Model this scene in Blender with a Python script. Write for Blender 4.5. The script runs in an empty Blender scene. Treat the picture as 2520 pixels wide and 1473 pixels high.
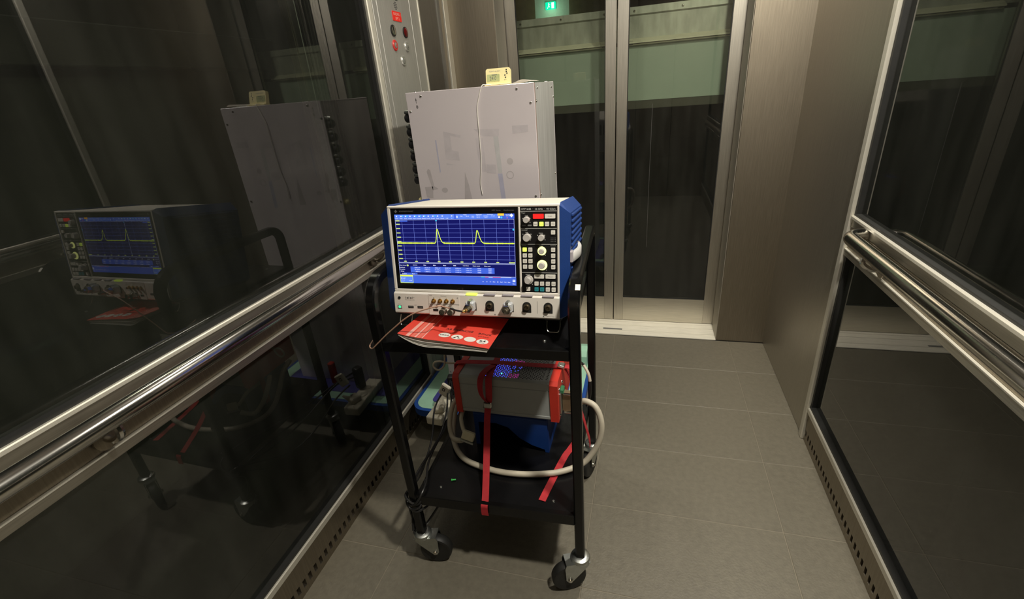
import bpy, bmesh, math, random
from mathutils import Matrix, Vector
random.seed(7)
SC = bpy.context.scene
COL = SC.collection
PI = math.pi

# ------------------------------------------------------------------ camera, world, exposure
CAM_H = 1.345
FPX = 1148.86
cam = bpy.data.cameras.new('camera')
cam.sensor_fit = 'HORIZONTAL'; cam.sensor_width = 36.0
cam.lens = FPX / 2520 * 36.0
cam.shift_x = -7.0 / 2520
cam.clip_start = 0.02; cam.clip_end = 200
camo = bpy.data.objects.new('camera', cam); COL.objects.link(camo)
RT = Vector((0.96422126, 0.25426008, -0.07502780))
DN = Vector((0.03928282, -0.41693217, -0.90808833))
FW = Vector((-0.26217212, 0.87265078, -0.41200292))
camo.matrix_world = Matrix(((RT.x, -DN.x, -FW.x, 0), (RT.y, -DN.y, -FW.y, 0), (RT.z, -DN.z, -FW.z, CAM_H), (0, 0, 0, 1)))
SC.camera = camo
w = bpy.data.worlds.new('world'); SC.world = w; w.use_nodes = True
w.node_tree.nodes['Background'].inputs[0].default_value = (0.6, 0.65, 0.6, 1)
w.node_tree.nodes['Background'].inputs[1].default_value = 0.004
SC.view_settings.view_transform = 'Standard'; SC.view_settings.look = 'None'
SC.view_settings.gamma = 1.0; SC.view_settings.use_curve_mapping = False
SC.view_settings.exposure = 0.0
LAMP_POWER = 9.6
LAMP_COLOR = (1.0, 0.94, 0.82)
LAMPS = [(0.42, 1.55), (0.42, 0.48), (-0.62, 1.55), (-0.62, 0.48)]
LAMP_GAIN = [2.0, 3.5, 0.55, 0.12]

# ------------------------------------------------------------------ materials
def lin(c):
    c /= 255.0
    return c / 12.92 if c <= 0.04045 else ((c + 0.055) / 1.055) ** 2.4
def S(r, g, b): return (lin(r), lin(g), lin(b))
MATS = {}
def mat(name, col, rough=0.5, metal=0.0, var=0.06, scale=30.0, bump=0.0, bscale=200.0, stretch=None, coat=0.0, emit=None, estr=0.0, spec=0.5, trans=0.0, rvar=0.0):
    if name in MATS: return MATS[name]
    m = bpy.data.materials.new(name); m.use_nodes = True
    nt = m.node_tree; N = nt.nodes; Lk = nt.links
    p = N['Principled BSDF']
    p.inputs['Roughness'].default_value = rough
    p.inputs['Metallic'].default_value = metal
    p.inputs['Specular IOR Level'].default_value = spec
    p.inputs['Coat Weight'].default_value = coat
    p.inputs['Coat Roughness'].default_value = 0.08
    p.inputs['Transmission Weight'].default_value = trans
    tc = N.new('ShaderNodeTexCoord'); mp = N.new('ShaderNodeMapping')
    if stretch: mp.inputs['Scale'].default_value = stretch
    Lk.new(tc.outputs['Object'], mp.inputs['Vector'])
    nz = N.new('ShaderNodeTexNoise'); nz.inputs['Scale'].default_value = scale; nz.inputs['Detail'].default_value = 4
    Lk.new(mp.outputs['Vector'], nz.inputs['Vector'])
    rp = N.new('ShaderNodeValToRGB')
    rp.color_ramp.elements[0].position = 0.3; rp.color_ramp.elements[1].position = 0.7
    rp.color_ramp.elements[0].color = tuple(max(0, c * (1 - var)) for c in col) + (1,)
    rp.color_ramp.elements[1].color = tuple(min(1, c * (1 + var)) for c in col) + (1,)
    Lk.new(nz.outputs['Fac'], rp.inputs['Fac'])
    Lk.new(rp.outputs['Color'], p.inputs['Base Color'])
    if rvar:
        mr = N.new('ShaderNodeMapRange'); mr.inputs['To Min'].default_value = max(0.02, rough - rvar); mr.inputs['To Max'].default_value = rough + rvar
        Lk.new(nz.outputs['Fac'], mr.inputs['Value']); Lk.new(mr.outputs['Result'], p.inputs['Roughness'])
    if bump:
        n2 = N.new('ShaderNodeTexNoise'); n2.inputs['Scale'].default_value = bscale; n2.inputs['Detail'].default_value = 3
        Lk.new(mp.outputs['Vector'], n2.inputs['Vector'])
        b = N.new('ShaderNodeBump'); b.inputs['Strength'].default_value = bump; b.inputs['Distance'].default_value = 0.002
        Lk.new(n2.outputs['Fac'], b.inputs['Height']); Lk.new(b.outputs['Normal'], p.inputs['Normal'])
    if emit:
        p.inputs['Emission Color'].default_value = tuple(emit) + (1,)
        p.inputs['Emission Strength'].default_value = estr
    MATS[name] = m
    return m
def glass(name, tint, refl=1.6, rough=0.0, smear=0.0):
    m = bpy.data.materials.new(name); m.use_nodes = True
    nt = m.node_tree; N = nt.nodes; Lk = nt.links
    N.remove(N['Principled BSDF']); out = N['Material Output']
    tr = N.new('ShaderNodeBsdfTransparent'); tr.inputs[0].default_value = tuple(tint) + (1,)
    gl = N.new('ShaderNodeBsdfGlossy'); gl.inputs['Roughness'].default_value = rough
    fr = N.new('ShaderNodeFresnel'); fr.inputs['IOR'].default_value = 1.5
    ge = N.new('ShaderNodeNewGeometry')
    inv = N.new('ShaderNodeMath'); inv.operation = 'SUBTRACT'; inv.inputs[0].default_value = 1.0
    Lk.new(ge.outputs['Backfacing'], inv.inputs[1])
    m1 = N.new('ShaderNodeMath'); m1.operation = 'MULTIPLY'; m1.inputs[1].default_value = refl
    Lk.new(fr.outputs[0], m1.inputs[0])
    m2 = N.new('ShaderNodeMath'); m2.operation = 'MULTIPLY'; m2.use_clamp = True
    Lk.new(m1.outputs[0], m2.inputs[0]); Lk.new(inv.outputs[0], m2.inputs[1])
    mx = N.new('ShaderNodeMixShader')
    Lk.new(m2.outputs[0], mx.inputs[0]); Lk.new(tr.outputs[0], mx.inputs[1]); Lk.new(gl.outputs[0], mx.inputs[2])
    last = mx
    if smear:
        df = N.new('ShaderNodeBsdfDiffuse'); df.inputs[0].default_value = (0.5, 0.5, 0.45, 1)
        tc = N.new('ShaderNodeTexCoord'); mp = N.new('ShaderNodeMapping'); mp.inputs['Scale'].default_value = (14, 14, 2.2)
        nz = N.new('ShaderNodeTexNoise'); nz.inputs['Scale'].default_value = 1.6; nz.inputs['Detail'].default_value = 5
        Lk.new(tc.outputs['Object'], mp.inputs[0]); Lk.new(mp.outputs[0], nz.inputs['Vector'])
        mr = N.new('ShaderNodeMapRange'); mr.inputs['From Min'].default_value = 0.35; mr.inputs['From Max'].default_value = 0.8
        mr.inputs['To Min'].default_value = smear * 0.35; mr.inputs['To Max'].default_value = smear
        Lk.new(nz.outputs['Fac'], mr.inputs['Value'])
        m3 = N.new('ShaderNodeMixShader'); Lk.new(mr.outputs[0], m3.inputs[0]); Lk.new(mx.outputs[0], m3.inputs[1]); Lk.new(df.outputs[0], m3.inputs[2])
        last = m3
    Lk.new(last.outputs[0], out.inputs['Surface'])
    MATS[name] = m
    return m
def glow(name, col, s):
    m = bpy.data.materials.new(name); m.use_nodes = True
    nt = m.node_tree; nt.nodes.remove(nt.nodes['Principled BSDF'])
    e = nt.nodes.new('ShaderNodeEmission'); e.inputs[0].default_value = tuple(col) + (1,); e.inputs[1].default_value = s
    nt.links.new(e.outputs[0], nt.nodes['Material Output'].inputs['Surface'])
    MATS[name] = m
    return m
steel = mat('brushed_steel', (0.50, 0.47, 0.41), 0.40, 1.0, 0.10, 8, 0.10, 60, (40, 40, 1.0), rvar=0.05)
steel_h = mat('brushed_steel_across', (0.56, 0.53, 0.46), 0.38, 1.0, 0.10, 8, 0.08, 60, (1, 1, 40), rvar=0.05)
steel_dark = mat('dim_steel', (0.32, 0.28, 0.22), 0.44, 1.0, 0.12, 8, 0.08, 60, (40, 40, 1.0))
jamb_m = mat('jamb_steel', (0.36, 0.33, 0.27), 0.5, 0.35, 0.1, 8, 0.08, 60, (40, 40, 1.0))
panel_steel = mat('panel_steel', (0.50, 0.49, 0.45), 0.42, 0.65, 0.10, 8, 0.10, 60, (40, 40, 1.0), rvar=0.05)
chrome = mat('polished_steel', (0.62, 0.60, 0.56), 0.16, 1.0, 0.03)
zinc = mat('zinc_plate', (0.50, 0.52, 0.50), 0.33, 1.0, 0.08, 60)
alu = mat('satin_aluminium', (0.68, 0.65, 0.56), 0.42, 0.55, 0.05, 20, 0.05, 60, (40, 40, 1))
sillm = mat('worn_sill', (0.86, 0.82, 0.70), 0.5, 0.1, 0.10, 12, 0.05, 80, (1, 12, 1))
tile_m = mat('stone_tile', S(106, 101, 88), 0.50, 0, 0.10, 55, 0.5, 150, rvar=0.06)
grout_m = mat('grout', S(128, 121, 106), 0.8)
rubber = mat('black_rubber', (0.012, 0.012, 0.011), 0.55, 0, 0.2)
black_paint = mat('black_paint', (0.004, 0.004, 0.004), 0.22, 0, 0.1, 20, 0.05, 300, spec=0.4)
black_tray = mat('black_tray', (0.005, 0.005, 0.0055), 0.26, 0, 0.25, 12, 0.10, 150, spec=0.35)
black_plastic = mat('black_plastic', (0.012, 0.012, 0.013), 0.4)
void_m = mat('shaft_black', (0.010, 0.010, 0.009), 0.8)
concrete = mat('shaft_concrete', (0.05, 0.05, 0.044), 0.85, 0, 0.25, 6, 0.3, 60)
white_acryl = mat('white_acrylic', S(222, 213, 216), 0.20, 0, 0.015, 3, coat=0.3)
film = mat('film_sheet', S(178, 177, 174), 0.35, 0.1, 0.14, 6, 0, 60, (6, 6, 0.6))
scope_white = mat('instrument_white', S(224, 218, 208), 0.45, 0, 0.02)
scope_top = mat('instrument_lid', S(205, 200, 188), 0.5, 0, 0.02)
scope_blue = mat('guard_blue', S(24, 56, 118), 0.42, 0, 0.05, 40, 0.15, 500)
panel_black = mat('panel_black', (0.008, 0.008, 0.009), 0.28)
bezel_black = mat('bezel_gloss', (0.004, 0.004, 0.005), 0.08)
key_white = mat('key_white', S(228, 224, 214), 0.5, 0, 0.03)
key_teal = mat('key_teal', S(40, 140, 150), 0.5)
knob_grey = mat('knob_grey', S(192, 187, 182), 0.45)
print_white = mat('print_white', S(215, 215, 210), 0.6)
print_dim = mat('print_dim', S(110, 110, 108), 0.6)
print_black = mat('print_black', (0.02, 0.02, 0.02), 0.6)
gold = mat('gold_plate', (0.75, 0.48, 0.16), 0.25, 1.0)
brass_hood = mat('brass_hood', (0.33, 0.26, 0.16), 0.35, 0.7)
red_cap = mat('red_plastic', S(196, 52, 38), 0.45)
red_web = mat('red_webbing', S(178, 38, 46), 0.75, 0, 0.10, 60, 0.5, 900)
grey_case = mat('grey_case', S(156, 160, 158), 0.55, 0, 0.03, 30, 0.12, 700)
hole_dark = mat('hole_dark', (0.01, 0.01, 0.012), 0.7)
blue_bin = mat('bin_blue', S(15, 54, 120), 0.45)
cable_beige = mat('cable_beige', S(186, 178, 160), 0.5, 0, 0.05)
cable_black = mat('cable_black', (0.014, 0.014, 0.014), 0.38)
coax_tan = mat('coax_tan', S(176, 140, 118), 0.45)
cream_plastic = mat('cream_plastic', S(236, 224, 166), 0.45, 0, 0.02)
plug_white = mat('plug_white', S(222, 216, 196), 0.45)
lcd_m = mat('lcd', S(178, 184, 130), 0.3, 0, 0.12, 40)
mint_m = mat('mint_deck', S(160, 205, 180), 0.45, 0, 0.04)
purple_m = mat('purple_mat', S(62, 62, 140), 0.6, 0, 0.06)
rim_blue = mat('rim_blue', S(28, 72, 148), 0.45)
paper = mat('paper', S(230, 226, 216), 0.7, 0, 0.02)
paper2 = mat('paper_greyed', S(196, 192, 184), 0.7)
cover_red = mat('cover_red', S(228, 76, 62), 0.42, 0, 0.02)
cover_pink = mat('cover_pink', S(240, 178, 165), 0.45)
cover_rose = mat('cover_rose', S(234, 118, 102), 0.45)
label_red = mat('label_red', S(226, 44, 34), 0.4, emit=S(226, 44, 34), estr=0.0)
btn_red = mat('button_red', S(190, 50, 45), 0.35)
btn_dred = mat('lens_dark_red', S(90, 10, 12), 0.2, coat=0.5)
btn_silver = mat('button_silver', (0.62, 0.62, 0.58), 0.3, 0.8)
mint_wall = mat('mint_fascia', S(190, 206, 194), 0.35, 0, 0.05, 4)
band_dark = mat('dark_band', S(84, 84, 74), 0.6)
fascia_m = mat('worn_fascia_steel', (0.55, 0.56, 0.50), 0.48, 0.45, 0.25, 7, 0.15, 40, (3, 3, 1))
cream_strip = mat('cream_strip', S(245, 242, 220), 0.5)
wood_wall = mat('landing_brown', S(110, 92, 62), 0.6, 0, 0.15, 6)
pale_wall = mat('landing_pale', S(200, 205, 190), 0.7)
green_bit = mat('green_plastic', S(70, 190, 90), 0.5)
smoke_grey = mat('sticker_grey', S(158, 152, 156), 0.3)
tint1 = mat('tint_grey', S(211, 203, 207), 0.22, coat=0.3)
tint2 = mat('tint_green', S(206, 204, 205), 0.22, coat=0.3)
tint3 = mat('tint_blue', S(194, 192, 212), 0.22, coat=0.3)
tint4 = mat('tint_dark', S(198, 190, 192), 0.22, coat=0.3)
glass_m = glass('lift_glass', (0.74, 0.77, 0.71), 1.9, 0.01, 0.020)
door_glass = glass('door_glass', (0.80, 0.82, 0.77), 1.7, 0.01, 0.022)
scr_navy = glow('screen_navy', S(24, 26, 100), 1.0)
scr_blue = glow('screen_blue', S(70, 105, 225), 1.0)
scr_lblue = glow('screen_light_blue', S(95, 135, 240), 1.1)
scr_grid = glow('screen_grid', S(110, 125, 215), 1.0)
scr_edge = glow('screen_edge', S(190, 200, 250), 1.1)
scr_white = glow('screen_white', S(235, 240, 255), 1.3)
scr_yel = glow('screen_yellow', S(214, 240, 70), 1.3)
scr_ylab = glow('screen_axis_yellow', S(205, 225, 120), 1.1)
scr_org = glow('screen_orange', S(255, 190, 60), 1.4)
scr_cyan = glow('screen_cyan', S(60, 190, 240), 1.3)
scr_pink = glow('screen_pink', S(230, 90, 130), 1.2)
scr_teal = glow('screen_teal', S(60, 200, 190), 1.2)
lit_yel = glow('lit_yellow', S(222, 250, 95), 1.6)
lit_ring = glow('lit_ring', S(245, 250, 150), 2.2)
lit_red = glow('lit_red', S(255, 38, 34), 1.5)
lit_green = glow('lit_green', S(60, 235, 150), 1.5)
led_blue = glow('led_blue', (0.06, 0.08, 1.0), 1.6)
led_mag = glow('led_magenta', (0.7, 0.03, 0.45), 0.45)
led_grn = glow('led_green', (0.1, 0.9, 0.5), 2.5)
exit_green = glow('exit_green', (0.0, 0.75, 0.42), 2.2)
exit_white = glow('exit_white', (0.8, 1.0, 0.9), 2.5)
diff_m = glow('lamp_diffuser', LAMP_COLOR, 6.0)

# ------------------------------------------------------------------ mesh helpers
OFF = {}
STUFF = {'lettering', 'screen_text', 'toolbar_cell', 'toolbar', 'grid_lines', 'frame_lines', 'axis_values', 'cursor_marks', 'alert_mark', 'key_prints', 'speaker_holes', 'speaker_grille', 'logo_mark', 'ink_mark', 'channel_tab', 'digits', 'running_figure'}
def obj(name, bm, m, parent=None, smooth=None):
    me = bpy.data.meshes.new(name)
    if isinstance(bm, bmesh.types.BMesh):
        bmesh.ops.recalc_face_normals(bm, faces=bm.faces[:]) if smooth is not None else None
        bm.to_mesh(me); bm.free()
    else:
        me = bm
    me.materials.clear(); me.materials.append(m)
    o = bpy.data.objects.new(name, me); COL.objects.link(o)
    if name in STUFF: o['kind'] = 'stuff'
    if parent is not None:
        r = parent
        off = OFF.get(r.name)
        if off is not None: me.transform(Matrix.Translation(-off))
        if off is not None and r.type == 'MESH': pass
        o.parent = r
        if off is not None: OFF[o.name] = off
    if smooth:
        for p in me.polygons: p.use_smooth = True
        me.set_sharp_from_angle(angle=math.radians(38))
    return o
def tag(o, label, cat, group=None):
    o['label'] = label; o['category'] = cat
    if group: o['group'] = group
    return o
def thing(name, label, cat, loc, rot=None, off=None, group=None, mw=None):
    o = bpy.data.objects.new(name, None); COL.objects.link(o); o.empty_display_size = 0.05
    o.location = loc
    if rot is not None: o.rotation_euler = rot
    if mw is not None: o.matrix_world = mw
    if cat: tag(o, label, cat, group)
    OFF[o.name] = Vector(off) if off is not None else Vector((0, 0, 0))
    return o
def wthing(name, label, cat, loc, group=None):
    return thing(name, label, cat, loc, off=loc, group=group)
def struct(name, loc):
    o = wthing(name, None, None, loc); o['kind'] = 'structure'
    return o
def NB(): return bmesh.new()
def box(bm, x0, x1, y0, y1, z0, z1, bev=0.0, seg=1, M=None):
    vs = [bm.verts.new((x, y, z)) for x in (x0, x1) for y in (y0, y1) for z in (z0, z1)]
    idx = [(0, 1, 3, 2), (4, 6, 7, 5), (0, 4, 5, 1), (2, 3, 7, 6), (0, 2, 6, 4), (1, 5, 7, 3)]
    fs = [bm.faces.new([vs[i] for i in f]) for f in idx]
    new = vs
    if bev > 0:
        es = list({e for f in fs for e in f.edges})
        r = bmesh.ops.bevel(bm, geom=es, offset=bev, segments=seg, affect='EDGES', profile=0.5)
        new = list({v for v in r['verts']} | {v for f in r['faces'] for v in f.verts} | {v for v in vs if v.is_valid})
    if M is not None: bmesh.ops.transform(bm, matrix=M, verts=new)
    return new
def frame_from(d):
    d = d.normalized()
    a = Vector((0, 0, 1)) if abs(d.z) < 0.9 else Vector((1, 0, 0))
    u = a.cross(d).normalized(); v = d.cross(u)
    return u, v
def lathe(bm, prof, p0, axis, n=24, cap=True):
    p0 = Vector(p0); ax = Vector(axis).normalized(); u, v = frame_from(ax)
    rings = []
    for r, h in prof:
        if r < 1e-7: rings.append([bm.verts.new(p0 + ax * h)]); continue
        rings.append([bm.verts.new(p0 + ax * h + (u * math.cos(2 * PI * k / n) + v * math.sin(2 * PI * k / n)) * r) for k in range(n)])
    for a, b in zip(rings[:-1], rings[1:]):
        for k in range(n):
            k2 = (k + 1) % n
            if len(a) == 1 and len(b) == 1: continue
            if len(a) == 1: bm.faces.new((a[0], b[k], b[k2]))
            elif len(b) == 1: bm.faces.new((a[k], b[0], a[k2]))
            else: bm.faces.new((a[k], b[k], b[k2], a[k2]))
    if cap:
        if len(rings[0]) > 1: bm.faces.new(rings[0])
        if len(rings[-1]) > 1: bm.faces.new(rings[-1])
def cyl(bm, p0, p1, r, r2=None, n=20):
    p0 = Vector(p0); d = Vector(p1) - p0
    lathe(bm, [(r, 0), (r if r2 is None else r2, d.length)], p0, d, n)
def cat(pts, k=8):
    P = [Vector(p) for p in pts]; out = []
    Q = [P[0] * 2 - P[1]] + P + [P[-1] * 2 - P[-2]]
    for i in range(1, len(Q) - 2):
        a, b, c, d = Q[i - 1], Q[i], Q[i + 1], Q[i + 2]
        for j in range(k):
            t = j / k
            out.append(0.5 * ((2 * b) + (c - a) * t + (2 * a - 5 * b + 4 * c - d) * t * t + (3 * b - a - 3 * c + d) * t ** 3))
    out.append(P[-1])
    return out
def sweep(bm, pts, prof, side, closed=False):
    """profile (a along side, b along normal) swept along pts with a fixed side vector"""
    pts = [Vector(p) for p in pts]; side = Vector(side).normalized(); rings = []
    for i, p in enumerate(pts):
        t = (pts[min(i + 1, len(pts) - 1)] - pts[max(i - 1, 0)]).normalized()
        s = (side - t * side.dot(t)).normalized(); nrm = t.cross(s)
        rings.append([bm.verts.new(p + s * a + nrm * b) for a, b in prof])
    n = len(prof)
    for a, b in zip(rings[:-1], rings[1:]):
        for k in range(n): bm.faces.new((a[k], a[(k + 1) % n], b[(k + 1) % n], b[k]))
    bm.faces.new(rings[0][::-1]); bm.faces.new(rings[-1])
def tube(bm, pts, r, n=10):
    pts = [Vector(p) for p in pts]; rings = []
    t0 = (pts[1] - pts[0]).normalized(); u, v = frame_from(t0)
    for i, p in enumerate(pts):
        t = (pts[min(i + 1, len(pts) - 1)] - pts[max(i - 1, 0)]).normalized()
        u = (u - t * u.dot(t)).normalized(); v = t.cross(u)
        rings.append([bm.verts.new(p + (u * math.cos(2 * PI * k / n) + v * math.sin(2 * PI * k / n)) * r) for k in range(n)])
    for a, b in zip(rings[:-1], rings[1:]):
        for k in range(n): bm.faces.new((a[k], a[(k + 1) % n], b[(k + 1) % n], b[k]))
    bm.faces.new(rings[0][::-1]); bm.faces.new(rings[-1])
def ribbon(bm, pts, wd, width, th):
    """strip of webbing; wd = list of width directions or one"""
    pts = [Vector(p) for p in pts]; rings = []
    for i, p in enumerate(pts):
        t = (pts[min(i + 1, len(pts) - 1)] - pts[max(i - 1, 0)]).normalized()
        s = Vector(wd[i] if isinstance(wd, list) else wd); s = (s - t * s.dot(t)).normalized(); nn = t.cross(s)
        rings.append([bm.verts.new(p + s * a * width / 2 + nn * b * th / 2) for a, b in ((-1, -1), (1, -1), (1, 1), (-1, 1))])
    for a, b in zip(rings[:-1], rings[1:]):
        for k in range(4): bm.faces.new((a[k], a[(k + 1) % 4], b[(k + 1) % 4], b[k]))
    bm.faces.new(rings[0][::-1]); bm.faces.new(rings[-1])
def prism(bm, poly, f0, f1):
    a = [bm.verts.new(f0(*p)) for p in poly]; b = [bm.verts.new(f1(*p)) for p in poly]
    n = len(poly)
    bm.faces.new(a[::-1]); bm.faces.new(b)
    for k in range(n): bm.faces.new((a[k], a[(k + 1) % n], b[(k + 1) % n], b[k]))
def rrect(x0, x1, y0, y1, r, n=5):
    out = []
    for cx, cy, a0 in ((x1 - r, y1 - r, 0), (x0 + r, y1 - r, 90), (x0 + r, y0 + r, 180), (x1 - r, y0 + r, 270)):
        for k in range(n + 1):
            a = math.radians(a0 + 90 * k / n); out.append((cx + r * math.cos(a), cy + r * math.sin(a)))
    return out
_txt = {}
def text2d(s, width=None, height=None, bold=0.0):
    key = (s, bold)
    if key not in _txt:
        c = bpy.data.curves.new('t', 'FONT'); c.body = s; c.size = 1; c.resolution_u = 2; c.offset = bold
        c.fill_mode = 'FRONT'
        o = bpy.data.objects.new('t', c); COL.objects.link(o)
        dg = bpy.context.evaluated_depsgraph_get(); dg.update()
        me = bpy.data.meshes.new_from_object(o.evaluated_get(dg))
        V = [(v.co.x, v.co.y) for v in me.vertices]; F = [tuple(p.vertices) for p in me.polygons]
        bpy.data.objects.remove(o); bpy.data.curves.remove(c); bpy.data.meshes.remove(me)
        if V:
            x0 = min(v[0] for v in V); x1 = max(v[0] for v in V); y0 = min(v[1] for v in V); y1 = max(v[1] for v in V)
            V = [((x - (x0 + x1) / 2) / max(1e-6, x1 - x0), (y - (y0 + y1) / 2) / max(1e-6, y1 - y0)) for x, y in V]
            asp = (x1 - x0) / max(1e-6, y1 - y0)
        else: asp = 1
        _txt[key] = (V, F, asp)
    V, F, asp = _txt[key]
    if width is None: width = height * asp
    if height is None: height = width / asp
    return [(x * width, y * height) for x, y in V], F
def put_text(bm, s, f, cx, cy, width=None, height=None, bold=0.0):
    V, F = text2d(s, width, height, bold)
    vs = [bm.verts.new(f(cx + x, cy + y)) for x, y in V]
    for q in F:
        try: bm.faces.new([vs[i] for i in q])
        except ValueError: pass
def plate(bm, poly, f): bm.faces.new([bm.verts.new(f(*p)) for p in poly])
def rect(bm, x0, x1, y0, y1, f): plate(bm, [(x0, y0), (x1, y0), (x1, y1), (x0, y1)], f)
def disc(cx, cy, r, n=20, ry=None): return [(cx + r * math.cos(2 * PI * k / n), cy + (ry or r) * math.sin(2 * PI * k / n)) for k in range(n)]
def screw(bm, p, axis, r=0.004, h=0.003):
    lathe(bm, [(r, 0), (r * 0.95, h * 0.5), (r * 0.6, h), (0, h * 1.05)], p, axis, 10)

WX = -0.95     # left wall face
RX = 0.64      # right wall face
YF = 2.43      # front return face
YD = 2.612     # door face
YB = -0.75     # back wall face
TOPZ = 2.25

# ------------------------------------------------------------------ floor
fl = struct('floor', (0, 0, 0))
b = NB(); box(b, WX - .02, RX + .02, YB, YF, -.05, -.0012); obj('screed', b, grout_m, fl)
xs = [WX - .01, -0.7415, -0.1395, 0.4625, RX + .01]
ys = [YB] + [0.8927 + 0.308 * k for k in range(-5, 5) if 0.8927 + .308 * k > YB + .02] + [YF - .004]
for i in range(len(xs) - 1):
    for j in range(len(ys) - 1):
        b = NB(); g = 0.0011
        dz = random.uniform(-0.0003, 0.0003)
        box(b, xs[i] + g, xs[i + 1] - g, ys[j] + g, ys[j + 1] - g, -.02, dz, 0.0012)
        obj('floor_tile', b, tile_m, fl)

# ------------------------------------------------------------------ side walls
def side_wall(name, xw, sgn, y1, full):
    """sgn=+1: room lies towards +x"""
    rt = struct(name, (xw, 0.5, 0))
    def X(a): return xw + sgn * a
    def bx(n, a0, a1, y0, y1_, z0, z1, m, bev=0.0, par=rt):
        b = NB(); box(b, min(X(a0), X(a1)), max(X(a0), X(a1)), y0, y1_, z0, z1, bev)
        return obj(n, b, m, par)
    y0 = YB
    # slotted kick plate
    b = NB()
    def add(a0, a1, q0, q1, z0, z1): box(b, min(X(a0), X(a1)), max(X(a0), X(a1)), q0, q1, z0, z1)
    add(-.012, .004, y0, y1, 0, .022); add(-.012, .004, y0, y1, .050, .128)
    k = 0; yy = y0
    while yy < y1 - .02:
        add(-.012, .004, yy, yy + .0135, .022, .050); yy += .0262
    obj('kick_plate', b, steel_dark, rt)
    bx('slot_backing', -.03, -.014, y0, y1, 0, .06, void_m)
    bx('bottom_trim', -.012, .012, y0, y1, .131, .153, alu, .002)
    bx('glass_seal', -.012, .006, y0, y1, .153, .162, rubber)
    bx('pane', -.016, -.010, y0, y1, .160, .790, glass_m)
    bx('rail_plate', -.012, .004, y0, y1, .790, .858, steel_dark, .002)
    bx('plate_lip', -.012, .010, y0, y1, .768, .788, steel_h, .001)
    bx('lip_edge', -.012, .011, y0, y1, .788, .791, alu)
    bx('ledge', -.012, .006, y0, y1, .862, .888, steel_h)
    bx('upper_trim', -.012, .012, y0, y1, .888, .899, alu, .002)
    bx('glass_seal', -.012, .004, y0, y1, .899, .906, rubber)
    bx('pane', -.016, -.010, y0, y1, .903, TOPZ, glass_m)
    bx('glass_seal', -.012, .004, y1 - .012, y1, .162, .772, rubber)
    bx('glass_seal', -.012, .004, y1 - .012, y1, .906, TOPZ, rubber)
    bx('edge_trim', -.012, .014, y1 + .002, y1 + .032, 0, TOPZ, alu, .003)
    return rt, bx
wl, bxl = side_wall('wall_left', WX, 1, 1.668, True)
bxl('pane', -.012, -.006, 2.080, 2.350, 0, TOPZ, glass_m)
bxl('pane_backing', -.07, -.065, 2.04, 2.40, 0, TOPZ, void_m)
bxl('pane_frame', -.012, .004, 2.335, 2.366, 0, TOPZ, steel)
bxl('shadow_gap', -.02, -.012, 2.366, 2.378, 0, TOPZ, rubber)
bxl('corner_post', -.012, .008, 2.378, YF + .01, 0, TOPZ, alu, .002)
wr, bxr = side_wall('wall_right', RX, -1, 1.668, True)
bxr('end_panel', -.012, .006, 1.702, YF + .01, 0, TOPZ, steel, .002)
wb = struct('wall_back', (0, YB, 0))
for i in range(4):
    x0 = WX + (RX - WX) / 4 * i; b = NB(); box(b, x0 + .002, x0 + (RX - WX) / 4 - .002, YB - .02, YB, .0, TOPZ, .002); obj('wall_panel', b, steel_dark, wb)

# ------------------------------------------------------------------ handrails
def handrail(name, xr, xw, label):
    t = wthing(name, label, 'handrail', (xr, 0.5, 0.872))
    b = NB(); pts = [(xr, -.6, .872), (xr, 1.50, .872)]
    for k in range(1, 7):
        a = math.radians(15 * k); pts.append((xr + (xw - xr) * (1 - math.cos(a)) * .98, 1.50 + .045 * math.sin(a), .872))
    tube(b, pts, .0195, 18); obj('rail', b, chrome, t, True)
    for y in (-.35, .45, 1.40):
        b = NB(); tube(b, cat([(xr, y, .858), (xr, y, .835), ((xr + xw) / 2, y, .818), (xw, y, .818)], 5), .007, 8); br = obj('bracket', b, chrome, t, True)
        b = NB(); s = 1 if xw > xr else -1
        lathe(b, [(.022, 0), (.022, .004), (.018, .006)], (xw, y, .818), (-s, 0, 0), 16); obj('bracket_flange', b, steel_dark, br, True)
    return t
handrail('handrail', -.89, WX + .011, 'round steel handrail along the left glass wall beside the cart')
handrail('handrail', .58, RX - .011, 'round steel handrail along the right wall of the lift')

# ------------------------------------------------------------------ car operating panel
cp = wthing('control_panel', 'tall brushed steel lift control panel with round buttons and red plate', 'control panel', (WX, 1.89, 0))
XP = -.935
for n, y0, y1 in (('face_strip', 1.702, 1.731), ('face_plate', 1.7335, 1.993), ('face_strip', 1.9955, 2.066)):
    b = NB(); box(b, WX - .01, XP, y0, y1, .004, TOPZ - .02, .0015); obj(n, b, panel_steel, cp)
b = NB(); box(b, WX - .01, XP + .004, 2.067, 2.079, .004, TOPZ - .02, .002); obj('edge_strip', b, alu, cp)
def FX(d): return lambda y, z: (XP + d, y, z)
b = NB(); prism(b, rrect(1.837, 1.905, 1.606, 1.638, .002), FX(0), FX(.002)); lp = obj('name_plate', b, label_red, cp)
b = NB(); put_text(b, 'BUILDING 1', lambda y, z: (XP + .0024, y, z), 1.871, 1.629, .054, .009); put_text(b, 'LIFT 2', lambda y, z: (XP + .0024, y, z), 1.871, 1.615, .030, .009)
obj('lettering', b, cover_pink, lp)
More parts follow.
